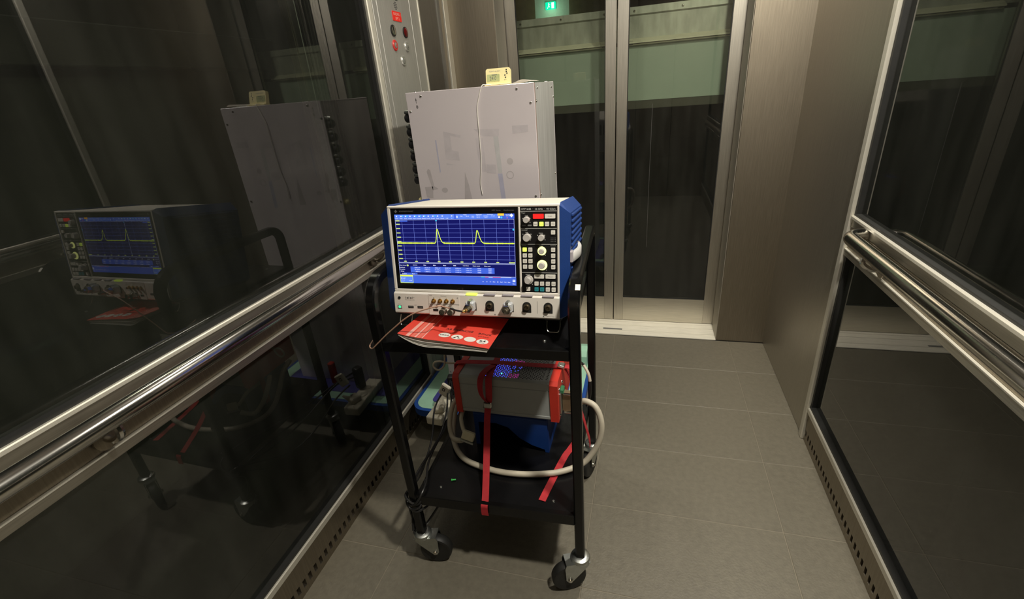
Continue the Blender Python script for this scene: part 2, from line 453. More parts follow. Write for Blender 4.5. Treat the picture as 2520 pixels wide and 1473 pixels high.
def push(y, z, kind):
    if kind == 'key':
        b = NB(); lathe(b, [(.0195, 0), (.0195, .003), (.016, .004), (.016, -.001 + .0025)], (XP, y, z), (1, 0, 0), 28); r = obj('key_switch', b, rubber, cp, True)
        b = NB(); lathe(b, [(.0155, 0), (.0155, .004), (.013, .005), (0, .005)], (XP, y, z), (1, 0, 0), 28); obj('key_core', b, chrome, r, True)
        b = NB(); box(b, XP + .0048, XP + .0056, y - .0012, y + .0012, z - .008, z + .008); obj('key_slot', b, rubber, r)
    elif kind == 'lens':
        b = NB(); lathe(b, [(.0195, 0), (.0195, .003), (.0165, .004)], (XP, y, z), (1, 0, 0), 28); r = obj('indicator_ring', b, rubber, cp, True)
        b = NB(); lathe(b, [(.0165, .0), (.016, .004), (.010, .007), (0, .008)], (XP, y, z), (1, 0, 0), 28); obj('indicator_lens', b, btn_dred, r, True)
    else:
        m = btn_red if kind == 'alarm' else btn_silver
        b = NB(); lathe(b, [(.019, 0), (.019, .002), (.016, .0045), (.011, .0045), (.0105, .002)], (XP, y, z), (1, 0, 0), 28); r = obj('button_ring', b, m, cp, True)
        b = NB(); lathe(b, [(.0100, 0), (.0100, .005), (.008, .006), (0, .006)], (XP, y, z), (1, 0, 0), 24); c = obj('button_cap', b, btn_silver, r, True)
        b = NB()
        if kind == 'alarm':
            plate(b, [(y - .004, z - .003), (y + .004, z - .003), (y + .003, z + .002), (y, z + .0045), (y - .003, z + .002)], lambda a, c_: (XP + .0064, a, c_))
            rect(b, y - .001, y + .001, z - .0052, z - .0035, lambda a, c_: (XP + .0064, a, c_))
            obj('bell_mark', b, btn_red, r)
        else:
            put_text(b, kind, lambda a, c_: (XP + .0064, a, c_), y, z, None, .009, .02); obj('lettering', b, print_black, r)
push(1.823, 1.572, 'key'); push(1.922, 1.573, 'lens'); push(1.820, 1.523, 'alarm'); push(1.918, 1.523, '2'); push(1.871, 1.472, '1')
b = NB()
for y, z in ((1.860, 1.676), (1.888, 1.676)): box(b, XP, XP + .0006, y - .009, y + .009, z - .0012, z + .0012)
for r in range(-2, 3):
    for q in range(-2, 3):
        if abs(r) + abs(q) < 4: lathe(b, [(.0016, 0), (.0016, .0006)], (XP, 1.874 + q * .0055, 1.657 + r * .0055), (1, 0, 0), 8)
obj('speaker_holes', b, print_black, cp)

# ------------------------------------------------------------------ front wall, sill, doors
wf = struct('wall_front', (0, YF, 0))
def bxw(n, par, x0, x1, y0, y1, z0, z1, m, bev=0.0):
    b = NB(); box(b, x0, x1, y0, y1, z0, z1, bev); return obj(n, b, m, par)
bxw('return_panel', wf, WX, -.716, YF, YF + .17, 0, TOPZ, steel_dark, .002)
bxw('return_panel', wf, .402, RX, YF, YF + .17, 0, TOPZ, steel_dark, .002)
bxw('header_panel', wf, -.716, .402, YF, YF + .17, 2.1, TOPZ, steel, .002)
bxw('jamb_strip', wf, .4000, .4018, YF + .003, YF + .168, .004, 2.1, jamb_m)
bxw('jamb_strip', wf, -.7158, -.7142, YF + .003, YF + .168, .004, 2.1, jamb_m)
sl = struct('trim_1', (-.157, 2.52, 0))
bxw('sill_plate', sl, -.714, .400, YF + .002, YD + .03, -.03, .003, sillm)
for y in (2.478, 2.545, 2.588): bxw('sill_groove', sl, -.714, .400, y, y + .003, .003, .0036, alu)
bxw('sill_slot', sl, -.215, -.105, 2.486, 2.500, .003, .0042, print_dim)
bxw('joint_strip', sl, WX, RX, YF - .004, YF + .002, -.03, -.001, rubber)
def leaf(name, x0, x1, g0, g1):
    rt = struct(name, ((x0 + x1) / 2, YD, .006))
    bxw('stile', rt, x0, g0, YD, YD + .03, .006, 2.12, steel, .0015)
    bxw('stile', rt, g1, x1, YD, YD + .03, .006, 2.12, steel, .0015)
    bxw('bottom_rail', rt, g0, g1, YD + .0005, YD + .03, .006, .156, steel_h)
    bxw('top_rail', rt, g0, g1, YD + .0005, YD + .03, 2.0, 2.12, steel_h)
    bxw('pane', rt, g0 - .004, g1 + .004, YD + .010, YD + .016, .150, 2.006, door_glass)
    b = NB()
    for a, c in ((g0, g0 + .003), (g1 - .003, g1)): box(b, a, c, YD + .004, YD + .010, .156, 2.0)
    box(b, g0, g1, YD + .004, YD + .010, .156, .159)
    obj('glass_bead', b, rubber, rt)
    return rt
leaf('door_1', -.745, -.1672, -.663, -.220)
rd = leaf('door_2', -.1628, .425, -.110, .345)
b = NB(); tube(b, [(.0135, YD + .0092, .47), (.012, YD + .0092, .75), (.0135, YD + .0092, 1.22)], .0007, 6)
obj('glass_streak', b, print_dim, rd)

# ------------------------------------------------------------------ landing seen through the doors
ld = struct('wall_landing', (0, 2.75, 0))
bxw('fascia_plate', ld, -1.2, 1.1, 2.755, 2.77, 1.512, 1.630, fascia_m)
b = NB()
prism(b, [(2.742, 1.628), (2.755, 1.622), (2.755, 1.66), (2.744, 1.66)], lambda y, z: (-1.2, y, z), lambda y, z: (1.1, y, z)); obj('fascia_lip', b, fascia_m, ld)
for x in (-.669, -.456, -.237, -.09, .135, .36):
    b = NB(); screw(b, (x, 2.743, 1.642), (0, -1, 0), .006, .005); obj('screw', b, chrome, ld, True)
for x0, x1 in ((-.70, -.225), (-.115, .36)):
    b = NB(); prism(b, [(2.722, 1.5010), (2.755, 1.5010), (2.755, 1.524), (2.722, 1.507)], lambda y, z: (x0, y, z), lambda y, z: (x1, y, z)); obj('track_strip', b, cream_strip, ld)
    bxw('track_channel', ld, x0, x1, 2.745, 2.755, 1.499, 1.504, print_dim)
    bxw('track_lip', ld, x0, x1, 2.735, 2.755, 1.493, 1.499, cream_strip)
    for x in (x0 + .012, x1 - .012): bxw('track_bracket', ld, x - .011, x + .011, 2.730, 2.736, 1.496, 1.512, print_dim)
bxw('fascia_panel', ld, -1.2, 1.1, 2.757, 2.77, 1.234, 1.494, mint_wall)
bxw('fascia_band', ld, -1.2, 1.1, 2.760, 2.78, 1.193, 1.234, band_dark)
bxw('landing_floor', ld, -9, 6, 2.77, 21, 1.56, 1.655, band_dark)
bxw('void_wall', ld, -3, 3, 3.6, 3.65, -1.6, 1.56, void_m)
bxw('void_floor', ld, -3, 3, 2.66, 3.6, -1.65, -1.6, void_m)
lb = struct('wall_landing_back', (-3, 20.3, 1.66))
bxw('wall_panel', lb, -9, -4.35, 20.3, 20.4, 1.66, 5.2, wood_wall); bxw('wall_panel', lb, -3.05, 6, 20.3, 20.4, 1.66, 5.2, wood_wall)
bxw('wall_panel', lb, -4.35, -3.05, 20.32, 20.4, 1.66, 5.2, pale_wall)
bxw('landing_ceiling', lb, -9, 6, 2.77, 20.4, 5.2, 5.3, band_dark)
es = wthing('exit_sign', 'small glowing green exit sign far off on the landing wall', 'exit sign', (-3.74, 20.25, 3.92))
bxw('sign_box', es, -3.93, -3.55, 20.22, 20.30, 3.915, 4.155, exit_green, .01)
def FE(x, z): return (x, 20.214, z)
b = NB(); plate(b, disc(-3.80, 4.112, .017, 12), FE)
plate(b, [(-3.82, 4.09), (-3.79, 4.09), (-3.785, 4.03), (-3.815, 4.03)], FE)
plate(b, [(-3.815, 4.035), (-3.795, 4.035), (-3.845, 3.94), (-3.865, 3.945)], FE)
plate(b, [(-3.80, 4.035), (-3.785, 4.035), (-3.755, 3.985), (-3.775, 3.98)], FE)
plate(b, [(-3.79, 4.085), (-3.785, 4.07), (-3.745, 4.06), (-3.745, 4.07)], FE)
obj('running_figure', b, exit_white, es)
b = NB(); rect(b, -3.70, -3.60, 3.94, 4.13, FE); obj('door_mark', b, exit_white, es)
la = bpy.data.lights.new('sign_glow', 'POINT'); la.shadow_soft_size = .15; la.energy = 14.0; la.color = (.55, 1.0, .75)
lo = bpy.data.objects.new('sign_glow', la); COL.objects.link(lo); lo.parent = es; lo.location = (0.05, -.45, -.1)

# ------------------------------------------------------------------ lift shaft outside the left and right glass
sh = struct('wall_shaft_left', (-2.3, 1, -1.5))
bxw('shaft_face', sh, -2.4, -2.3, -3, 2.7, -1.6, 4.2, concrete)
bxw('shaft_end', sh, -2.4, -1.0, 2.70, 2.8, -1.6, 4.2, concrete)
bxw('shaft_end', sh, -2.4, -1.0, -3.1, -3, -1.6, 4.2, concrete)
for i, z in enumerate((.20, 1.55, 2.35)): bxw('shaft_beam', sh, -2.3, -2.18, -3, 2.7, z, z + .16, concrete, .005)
sr = struct('wall_shaft_right', (1.9, 1, -1.5))
bxw('shaft_face', sr, 1.9, 2.0, -3, 2.7, -1.6, 4.2, concrete); bxw('shaft_end', sr, .7, 2.0, 2.70, 2.8, -1.6, 4.2, concrete)
gr = wthing('ribbed_column', 'ribbed grey steel column in the shaft behind the left glass', 'column', (-1.66, 2.29, -1.6))
bxw('back_plate', gr, -1.72, -1.68, 2.235, 2.425, -1.6, 4.2, steel_dark)
for k in range(7):
    y = 2.250 + k * .027
    bxw('rib', gr, -1.68, -1.64, y - .006, y + .006, -1.6, 4.2, zinc, .003)

# ------------------------------------------------------------------ ceiling and lamps
ce = struct('ceiling', (0, 1, TOPZ))
bxw('ceiling_plate', ce, WX - .05, RX + .05, YB - .05, YF + .2, TOPZ, TOPZ + .03, steel_dark)
for i, (x, y) in enumerate(LAMPS):
    lt = wthing('ceiling_light', 'round recessed downlight in the lift ceiling', 'ceiling light', (x, y, TOPZ - .02), 'downlights in the lift ceiling')
    b = NB(); lathe(b, [(.075, .02), (.075, .004), (.070, 0), (.058, 0), (.056, .012)], (x, y, TOPZ - .02), (0, 0, 1), 32, False); obj('lamp_ring', b, chrome, lt, True)
    b = NB(); lathe(b, [(.056, 0), (.056, .002)], (x, y, TOPZ - .010), (0, 0, 1), 28); obj('lamp_diffuser', b, diff_m, lt)
    la = bpy.data.lights.new('downlight', 'AREA'); la.shape = 'DISK'; la.size = .11; la.energy = LAMP_POWER * LAMP_GAIN[i]; la.color = LAMP_COLOR
    lo = bpy.data.objects.new('downlight', la); COL.objects.link(lo); lo.parent = lt; lo.location = (0, 0, .006)
ll = wthing('added_landing_light', 'small unseen lamp added on the landing ceiling to light the back wall', 'ceiling light', (-4.6, 18.0, 5.15))  # added lamp with no known fixture; lifts the dark landing wall
b = NB(); lathe(b, [(.12, .05), (.12, .01), (.10, 0), (0, 0)], (-4.6, 18.0, 5.15), (0, 0, 1), 20); obj('added_landing_lamp_body', b, diff_m, ll)
la = bpy.data.lights.new('added_landing_bulb', 'POINT'); la.shadow_soft_size = .12; la.energy = 28.0; la.color = LAMP_COLOR
lo = bpy.data.objects.new('added_landing_bulb', la); COL.objects.link(lo); lo.parent = ll; lo.location = (0, 0, -.2)
sl_ = wthing('added_shaft_light', 'unseen bulkhead lamp added on the shaft wall to brighten the ribbed column', 'lamp', (-2.27, 1.9, 3.0))  # added lamp, fixture unseen; lights the shaft column from above
b = NB(); lathe(b, [(.09, 0), (.09, .03), (.075, .035)], (-2.299, 1.9, 3.0), (1, 0, 0), 24); obj('added_shaft_lamp_base', b, steel_dark, sl_, True)
b = NB(); lathe(b, [(.07, .03), (.065, .06), (.04, .085), (0, .09)], (-2.299, 1.9, 3.0), (1, 0, 0), 24); obj('added_shaft_lamp_dome', b, diff_m, sl_, True)
la = bpy.data.lights.new('added_shaft_bulb', 'POINT'); la.shadow_soft_size = .09; la.energy = 9.0; la.color = LAMP_COLOR
lo = bpy.data.objects.new('added_shaft_bulb', la); COL.objects.link(lo); lo.parent = sl_; lo.location = (.20, 0, 0)
#@@OBJECTS@@
# ------------------------------------------------------------------ equipment cart
YAW = math.radians(2.0)
CM = Matrix.Translation((-.384, .898, 0)) @ Matrix.Rotation(YAW, 4, 'Z')
def CW(x, y, z): return CM @ Vector((x, y, z))
cart = thing('equipment_cart', 'black two-shelf tube frame equipment cart on four silver casters', 'cart', (0, 0, 0), mw=CM)
HX, DY, TZ, TW = .2435, .468, .949, .013
prof = [(-TW, -TW + .004), (-TW + .004, -TW), (TW - .004, -TW), (TW, -TW + .004), (TW, TW - .004), (TW - .004, TW), (-TW + .004, TW), (-TW, TW - .004)]
for s in (-1, 1):
    pts = [(s * HX, 0, .118), (s * HX, 0, .5)]
    R = .062
    for k in range(0, 10):
        a = math.radians(10 * k); pts.append((s * HX, R - R * math.cos(a), TZ - R + R * math.sin(a)))
    for k in range(0, 10):
        a = math.radians(10 * k); pts.append((s * HX, DY - .04 + .04 * math.sin(a), TZ - .04 + .04 * math.cos(a)))
    pts += [(s * HX, DY, .5), (s * HX, DY, .118)]
    b = NB(); sweep(b, pts, prof, (1, 0, 0)); fr = obj('side_frame', b, black_paint, cart, True)
    if s == 1:
        b = NB(); box(b, -.004, .007, -.007, .007, 0, .0010, M=Matrix.Translation((HX + .006, .0136, TZ - .0040)) @ Matrix.Rotation(math.radians(40), 4, 'X'))
        obj('tape_scrap', b, paper, fr)
def shelf(name, zt, rim):
    b = NB(); box(b, -HX + .012, HX - .012, -.010, DY + .010, zt - .004, zt - .0005, .001)
    sh_ = obj(name, b, black_tray, cart)
    for n, x0, x1, y0, y1 in (('rim', -HX + .012, HX - .012, -.0125, .004), ('rim', -HX + .012, HX - .012, DY - .004, DY + .0125), ('rim', -HX + .0125, -HX + .026, .004, DY - .004), ('rim', HX - .026, HX - .0125, .004, DY - .004)):
        b = NB(); box(b, x0, x1, y0, y1, zt - rim, zt, .002); obj(n, b, black_paint, sh_)
    for x, y in ((-HX + .075, .03), (HX - .075, .03), (-HX + .075, DY - .03), (HX - .075, DY - .03)):
        b = NB(); screw(b, (x, y, zt - .0006), (0, 0, 1), .0045, .003); obj('screw', b, zinc, sh_, True)
    return sh_
UZ, LZ = .800, .285
shelf('upper_shelf', UZ, .028); shelf('lower_shelf', LZ, .036)
def caster(x, y, ang):
    M = Matrix.Translation((x, y, 0)) @ Matrix.Rotation(ang, 4, 'Z')
    f = lambda v: (M @ Vector(v))
    b = NB()
    for s in (-1, 1):
        poly = [(-.020, .104), (.046, .110), (.050, .100), (.048, .052), (.040, .040), (.028, .044), (-.004, .078), (-.020, .098)]
        prism(b, poly, lambda u, z, s=s: f((u, s * .0175, z)), lambda u, z, s=s: f((u, s * .0195, z)))
    poly = [(-.024, -.0195), (.046, -.0195), (.046, .0195), (-.024, .0195)]
    prism(b, poly, lambda u, v: f((u, v, .104 + .0012 * (u > 0) * 5)), lambda u, v: f((u, v, .107 + .0012 * (u > 0) * 5)))
    fk = obj('caster', b, zinc, cart, True); fk['label'] = 'silver swivel caster with black wheel'
    b = NB(); lathe(b, [(.019, .106), (.027, .108), (.0285, .114), (.026, .120), (.020, .123), (.016, .124)], f((0, 0, 0)), (0, 0, 1), 28); obj('swivel_head', b, zinc, fk, True)
    ax = M.to_3x3() @ Vector((0, 1, 0)); c = f((.036, 0, .0505))
    b = NB(); lathe(b, [(.014, -.0165), (.014, -.015), (.036, -.013), (.040, -.0145), (.047, -.0135), (.0500, -.009), (.0505, 0), (.0500, .009), (.047, .0135), (.040, .0145), (.036, .013), (.014, .015), (.014, .0165)], c, ax, 36); obj('wheel', b, rubber, fk, True)
    for s in (-1, 1):
        b = NB(); lathe(b, [(.0075, .0175), (.0075, .022), (.005, .0245), (0, .0248)], c, ax * s, 10); obj('axle_bolt', b, chrome, fk, True)
for x, y, a in ((-HX, 0, 8), (HX, 0, 203), (-HX, DY, 215), (HX, DY, 250)): caster(x, y, math.radians(a))

# ------------------------------------------------------------------ oscilloscope
RS = Matrix(((0.99936915, -0.03542365, 0.00254446), (0.03451723, 0.98566118, 0.16516843), (-0.00835885, -0.16497640, 0.98626209)))
SB = Vector((.0425, .13, -.185))          # base point in the instrument's own axes (origin: middle of the screen)
ST = Vector((-0.42959522, 0.97413606, CAM_H - 0.33649044))
SM = Matrix.Translation(ST) @ RS.to_4x4()
sc = thing('oscilloscope', 'white and blue benchtop oscilloscope showing two yellow pulses, on the upper shelf', 'oscilloscope', (0, 0, 0), off=SB, mw=SM @ Matrix.Translation(SB))
def SW(x, y, z): return SM @ Vector((x, y, z))
def F(d): return lambda x, z: (x, -d, z)
b = NB(); box(b, -.164, .2485, .004, .262, -.1585, .1015, .003); obj('casing', b, scope_top, sc)
# front frame: white bezel built as bars around the two black panels
b = NB()
def bar(x0, x1, z0, z1, y0=-.004, y1=.010, bev=.0015): box(b, x0, x1, y0, y1, z0, z1, bev)
bar(-.1645, .2490, .0972, .1030); bar(-.1645, .2490, -.1048, -.0978); bar(-.1645, -.1568, -.0985, .098); bar(.1553, .1602, -.0985, .098); bar(.2432, .2490, -.0985, .098)
obj('front_frame', b, scope_white, sc)
b = NB(); box(b, -.158, .157, -.0015, .006, -.099, .098); bz = obj('screen_bezel', b, bezel_black, sc)
b = NB(); put_text(b, 'ROHDE&SCHWARZ', F(.0018), -.1155, .0903, .036, .0030); plate(b, [(-.1428, .0943), (-.1472, .0903), (-.1428, .0863), (-.1384, .0903)], F(.0017)); obj('lettering', b, print_dim, bz)
b = NB(); put_text(b, 'RTP Series  \u00b7  Oscilloscope', F(.0018), .1207, .0902, .0515, .0034); obj('lettering', b, print_dim, bz)
b = NB()
for k in range(4):
    for q in (-1, 1): plate(b, [(-.1428 + q * .0017 - .0007, .0925 - .0015 * k), (-.1428 + q * .0017, .0932 - .0015 * k), (-.1428 + q * .0017 + .0007, .0925 - .0015 * k), (-.1428 + q * .0017, .0918 - .0015 * k)], F(.0019))
obj('logo_mark', b, bezel_black, bz)
# screen
b = NB(); box(b, -.147, .147, -.0019, -.0010, -.083, .083); dp = obj('display', b, scr_navy, sc)
D0, D1, D2 = .0022, .0025, .0028
b = NB()
rect(b, -.147, .147, .0716, .083, F(D0)); rect(b, -.147, .147, -.083, -.0635, F(D0)); rect(b, -.117, .0955, -.0560, -.0420, F(D0)); rect(b, -.1365, -.1, -.0612, -.0575, F(D0)) ; rect(b, -.1345, -.1145, .0662, .0692, F(D0))
obj('toolbar', b, scr_blue, dp)
b = NB()
for k in range(13): rect(b, -.1465 + .0116 * k, -.1465 + .0116 * k + .0112, .0722, .0826, F(.0023))
rect(b, .008, .108, .0722, .0826, F(.0023)); rect(b, -.1464, -.1128, -.0826, -.0665, F(.0023))
obj('toolbar_cell', b, scr_lblue, dp)
b = NB()
for x in (-.1285, -.0995, -.0704, -.0124, .0166, .0457, .0750, .1042, .1334): rect(b, x - .00035, x + .00035, -.0305, .0700, F(D0))
for z in (.0602, .0501, .0397, .0294, .0190, .0084, -.0018, -.0121, -.0224): rect(b, -.1455, .1455, z - .00032, z + .00032, F(D0))
obj('grid_lines', b, scr_grid, dp)
b = NB()
for x0, x1, z0, z1 in ((-.1460, .1462, .0700, .0708), (-.1460, .1462, -.0318, -.0310), (-.1460, -.1453, -.0318, .0708), (.1455, .1462, -.0318, .0708), (-.1465, .1465, -.0338, -.0330), (-.1465, .1465, -.0630, -.0622), (-.1465, -.1459, -.063, -.033), (.1459, .1465, -.063, -.033), (-.0419, -.0407, -.0305, .0690)):
    rect(b, x0, x1, z0, z1, F(D1))
obj('frame_lines', b, scr_edge, dp)
b = NB()
def wave(x):
    y = .0155
    for c, h, l, r in ((-.0404, .0335, .0036, .0062), (.0578, .0305, .0036, .0066)):
        d = x - c
        y += h * (math.exp(-(d / l) ** 2) if d < 0 else math.exp(-(d / r) ** 1.6))
    return y
n = 420; P = []
for k in range(n + 1):
    x = -.1450 + .2905 * k / n; P.append((x, wave(x)))
up, lo_ = [], []
for k, (x, y) in enumerate(P):
    x2, y2 = P[min(k + 1, n)]; x1, y1 = P[max(k - 1, 0)]
    t = Vector((x2 - x1, y2 - y1)).normalized(); flat = abs(t.y) < .3
    h = (.00135 + random.uniform(-.0003, .0003)) if flat else .00085
    up.append(b.verts.new((x - t.y * h, -D2, y + t.x * h))); lo_.append(b.verts.new((x + t.y * h, -D2, y - t.x * h)))
for k in range(n): b.faces.new((lo_[k], lo_[k + 1], up[k + 1], up[k]))
obj('waveform', b, scr_yel, dp)
b = NB()
for z in (.0682, .0602, .0501, .0397, .0294, .0190, .0084, -.0018, -.0121, -.0224): rect(b, -.1446, -.1346, z - .0012, z + .0012, F(.0024))
for x in (-.1285, -.0995, -.0704, -.0410, -.0124, .0166, .0457, .0750, .1042): rect(b, x - .0034, x + .0034, -.0300, -.0276, F(.0026))
rect(b, .1310, .1455, -.0302, -.0276, F(.0026)); plate(b, disc(-.1236, -.0390, .0024, 12), F(.0026))
obj('axis_values', b, scr_ylab, dp)
b = NB()
rect(b, -.1466, -.1126, -.0668, -.0630, F(D1)); rect(b, -.1466, -.1457, -.083, -.063, F(D1)); rect(b, -.1135, -.1126, -.083, -.063, F(D1)); rect(b, -.1466, -.1126, -.083, -.0821, F(D1))
obj('channel_tab', b, scr_yel, dp)
b = NB(); rect(b, .1082, .1230, .0785, .0835, F(.0026)); obj('status_flag', b, scr_org, dp)
b = NB(); plate(b, [(-.0438, .0694), (-.0388, .0694), (-.0413, .0658)], F(.0029)); plate(b, disc(.1440, .0472, .0021, 10), F(.0029)); plate(b, disc(.1170, .0745, .0022, 10), F(.0026))
for x in (-.127, -.1155, -.093, -.0815, -.070, -.0445): rect(b, x, x + .003, .0780, .0808, F(.0027))
obj('cursor_marks', b, scr_cyan, dp)
b = NB(); plate(b, [(.1285, .0728), (.1320, .0728), (.1303, .0756)], F(.0026)); rect(b, .0715, .0805, -.0645, -.0633, F(.0026)); rect(b, .0905, .110, -.0645, -.0633, F(.0026)); obj('alert_mark', b, scr_pink, dp)
b = NB(); rect(b, .0620, .0710, -.0645, -.0633, F(.0026)); obj('signal_mark', b, scr_teal, dp)
b = NB(); T = F(.0030)
for k, s in enumerate(('Undo', 'Help', 'Save', 'Image', 'Report', 'Autoset', 'Preset', 'Run/Stop', 'Single', 'Zoom', 'Cursor', '1/2', '+')):
    put_text(b, s, T, -.1409 + .0116 * k, .0736, min(.0098, .0018 * len(s)), .0016, .01)
    if k not in (11,): rect(b, -.1425 + .0116 * k, -.1395 + .0116 * k, .0778, .0800, T)
for x, z, s, wd in ((.0305, .0813, 'Trigger', .009), (.0640, .0813, 'Horizontal', .013), (.0905, .0813, 'Acquisition', .014), (.0220, .0780, 'Edge', .006), (.0365, .0780, '42 mV', .008), (.0495, .0780, 'Auto', .006), (.0495, .0744, 'Stop', .006), (.0625, .0780, '400 ps/', .009), (.0625, .0744, '100 ps', .008), (.0805, .0780, '40 GSa/s', .011), (.0805, .0744, '1 kpts', .008), (.0975, .0780, 'Sample', .009)):
    put_text(b, s, T, x, z, wd, .0018, .01)
rect(b, .0100, .0125, .0745, .0790, T); rect(b, .1095, .1140, .0735, .0770, T); put_text(b, '2023-09-07', T, .1325, .0805, .0115, .0017); put_text(b, '20:07:04', T, .1325, .0780, .0095, .0017)
for q in ((.1405, .0812), (.1405, .0768), (.1383, .0790), (.1427, .0790)): plate(b, [(q[0], q[1] + .0021), (q[0] - .0021, q[1]), (q[0], q[1] - .0021), (q[0] + .0021, q[1])], T)
for x, s in ((-.1040, 'Current'), (-.0785, 'Max'), (-.0535, 'Min'), (-.0275, 'Mean'), (-.0020, 'RMS'), (.0255, '\u03c3 (S-dev)'), (.0520, 'Event count'), (.0785, 'Wave count')):
    put_text(b, s, T, x, -.0378, .0022 * max(3, len(s) * .72), .0022, .01)
rows = (('Amplitude', '62.451 mV', '63.66 mV', '49.866 mV', '62.027 mV', '62.030 mV', '2.7871 mV', '10001', '10001'), ('Pos. pulse', '33.709 ps', '120.8 ps', '12.120 ps', '38.232 ps', '39.689 ps', '6.6301 ps', '10100', '10001'), ('Period', '1.3403 ns', '1.3500 ns', '1.3310 ns', '1.3403 ns', '1.3403 ns', '3.0890 ps', '10001', '10001'))
put_text(b, 'Meas Group 1', T, -.1350, -.0390, .0180, .0021, .01)
for r, row in enumerate(rows):
    z = -.0442 - r * .0047
    put_text(b, row[0], T, -.1385, z, .0145 if r < 2 else .0085, .0022, .01)
    for k, s in enumerate(row[1:]): put_text(b, s, T, -.0985 + .0262 * k, z, .0142 if len(s) > 5 else .0085, .0022, .01)
put_text(b, 'Statistics', T, -.134, -.0594, .0120, .0021, .01); put_text(b, 'Reset', T, -.110, -.0594, .0070, .0021, .01)
put_text(b, '20 mV/', T, -.1385, -.0710, .0120, .0030, .01); put_text(b, 'DC 50', T, -.1390, -.0760, .0090, .0016); put_text(b, '16 GHz', T, -.1195, -.0768, .0080, .0016); put_text(b, '0 V', T, -.1400, -.0795, .0075, .0014)
for k, s in enumerate(('C2', 'C3', 'C4', 'Math', 'M1', 'Ref', 'Dig', 'Gen')): put_text(b, s, T, .0665 + .0090 * k, -.0752, .0034 if len(s) < 3 else .0060, .0018, .01)
for k in range(3): rect(b, .1385, .1450, -.0702 - .0021 * k, -.0689 - .0021 * k, T)
put_text(b, 'Menu', T, .1417, -.0788, .0065, .0018, .01)
rect(b, .0800, .1355, -.0645, -.0637, F(.0025))
obj('screen_text', b, scr_white, dp)
# control panel
b = NB(); box(b, .1598, .2438, -.0015, .006, -.0985, .0978); pn = obj('button_panel', b, panel_black, sc)
b = NB()
put_text(b, 'RTP164B  \u00b7  16 GHz  \u00b7  40 GSa/s', F(.0018), .2018, .0925, .076, .0038)
for z in (.0877, .0498, .0140, -.0512): rect(b, .1612, .2425, z - .0004, z + .0004, F(.0018))
for s, x, z, wd in (('Trigger', .1675, .0838, .009), ('Level', .1742, .0782, .006), ('Horizontal', .1690, .0463, .013), ('Scale', .1745, .0409, .006), ('Position', .2065, .0392, .009), ('Vertical', .1675, .0110, .009), ('Spectrum', .2340, .0110, .012), ('Position', .2065, .0100, .009), ('Scale', .2065, -.0225, .006), ('Multifunction', .1750, -.0555, .011)):
    put_text(b, s, F(.0018), x, z, wd, .0022)
for x, z in ((.1825, .0635), (.1660, .0720), (.1825, .0720), (.1825, .0240), (.2160, .0245), (.1990, .0345), (.2150, .0345), (.1655, .0370), (.1840, .0370), (.2160, -.0105), (.2180, -.0445), (.1850, -.0785)): plate(b, [(x - .001, z - .001), (x + .001, z - .001), (x, z + .0014)], F(.0018))
obj('lettering', b, print_white, pn)
b = NB()
for r in range(3):
    for q in range(4): rect(b, .2288 + .0032 * q, .2303 + .0032 * q, .0200 + .0038 * r, .0215 + .0038 * r, F(.0018))
obj('speaker_grille', b, print_dim, pn)
def key(x, z, m, txt=None, wd=.0092, ht=.0092, tm=None):
    b = NB(); prism(b, rrect(x - wd / 2, x + wd / 2, z - ht / 2, z + ht / 2, .0011, 3), F(.001), F(.0040)); k = obj('key', b, m, sc)
    if txt:
        b = NB(); put_text(b, txt, F(.0043), x, z, min(wd * .72, .0016 * len(txt)), .0017); obj('lettering', b, tm or print_black, k)
    return k
key(.2015, .0765, lit_red, 'Run/Stop', .0237, .0100); key(.2278, .0766, key_white, 'Single', .0232, .0097)
for x, s, m in ((.1947, 'Auto', key_white), (.2082, 'Normal', lit_yel), (.2208, 'Slope', key_white), (.2342, 'Trig', key_white)): key(x, .0595, m, s)
for x in (.1689, .1818): key(x, .0565, print_dim, None, .0086, .0030)
key(.2342, .0410, key_white, 'Q')
for r, z in enumerate((.0020, -.0115, -.0244, -.0375)):
    key(.1688, z, lit_yel if r == 0 else key_white, ('C1', 'C2', 'C3', 'C4')[r]); key(.1818, z, key_white, ('Math', 'Bus', 'Ref', 'Gen')[r]); key(.2340, z, key_white, ('Peak', 'Freq', 'Span', 'RBW')[r])
key(.2013, -.0598, key_white, 'Cursor', .0225, .0088); key(.2275, -.0595, key_white, 'Measure', .0227, .0090)
for k, s in enumerate(('History', 'FFT', 'Touch', 'Print')): key((.1949, .2077, .2211, .2343)[k], -.0766, key_white, s)
for k, s in enumerate(('Preset', 'Auto', 'Clear', 'Menu')): key((.1947, .2077, .2210, .2345)[k], -.0900, key_teal if k < 2 else key_white, s)
key(.1752, -.0896, key_white, 'O')
def knob(x, z, r, h, ring=None):
    if ring:
        b = NB(); lathe(b, [(ring, .0005), (ring, .0025), (ring * .86, .0040), (r * .9, .0042)], (x, 0, z), (0, -1, 0), 32, False); rg = obj('light_ring', b, lit_ring, sc, True)
    b = NB(); lathe(b, [(r, .001), (r, h * .2), (r * .96, h * .85), (r * .85, h), (0, h)], (x, 0, z), (0, -1, 0), 28); obj('knob', b, knob_grey, sc, True)
knob(.1750, .0693, .0073, .013); knob(.1755, .0297, .0090, .014); knob(.2080, .0293, .0073, .013); knob(.2083, -.0010, .0062, .016, .0098); knob(.2085, -.0333, .0076, .017, .0117)
b = NB(); lathe(b, [(.0105, .001), (.0105, .005), (.0098, .0065), (.008, .0065)], (.1768, 0, -.0680), (0, -1, 0), 28, False); obj('knob_skirt', b, knob_grey, sc, True)
knob(.1768, -.0680, .0078, .018)
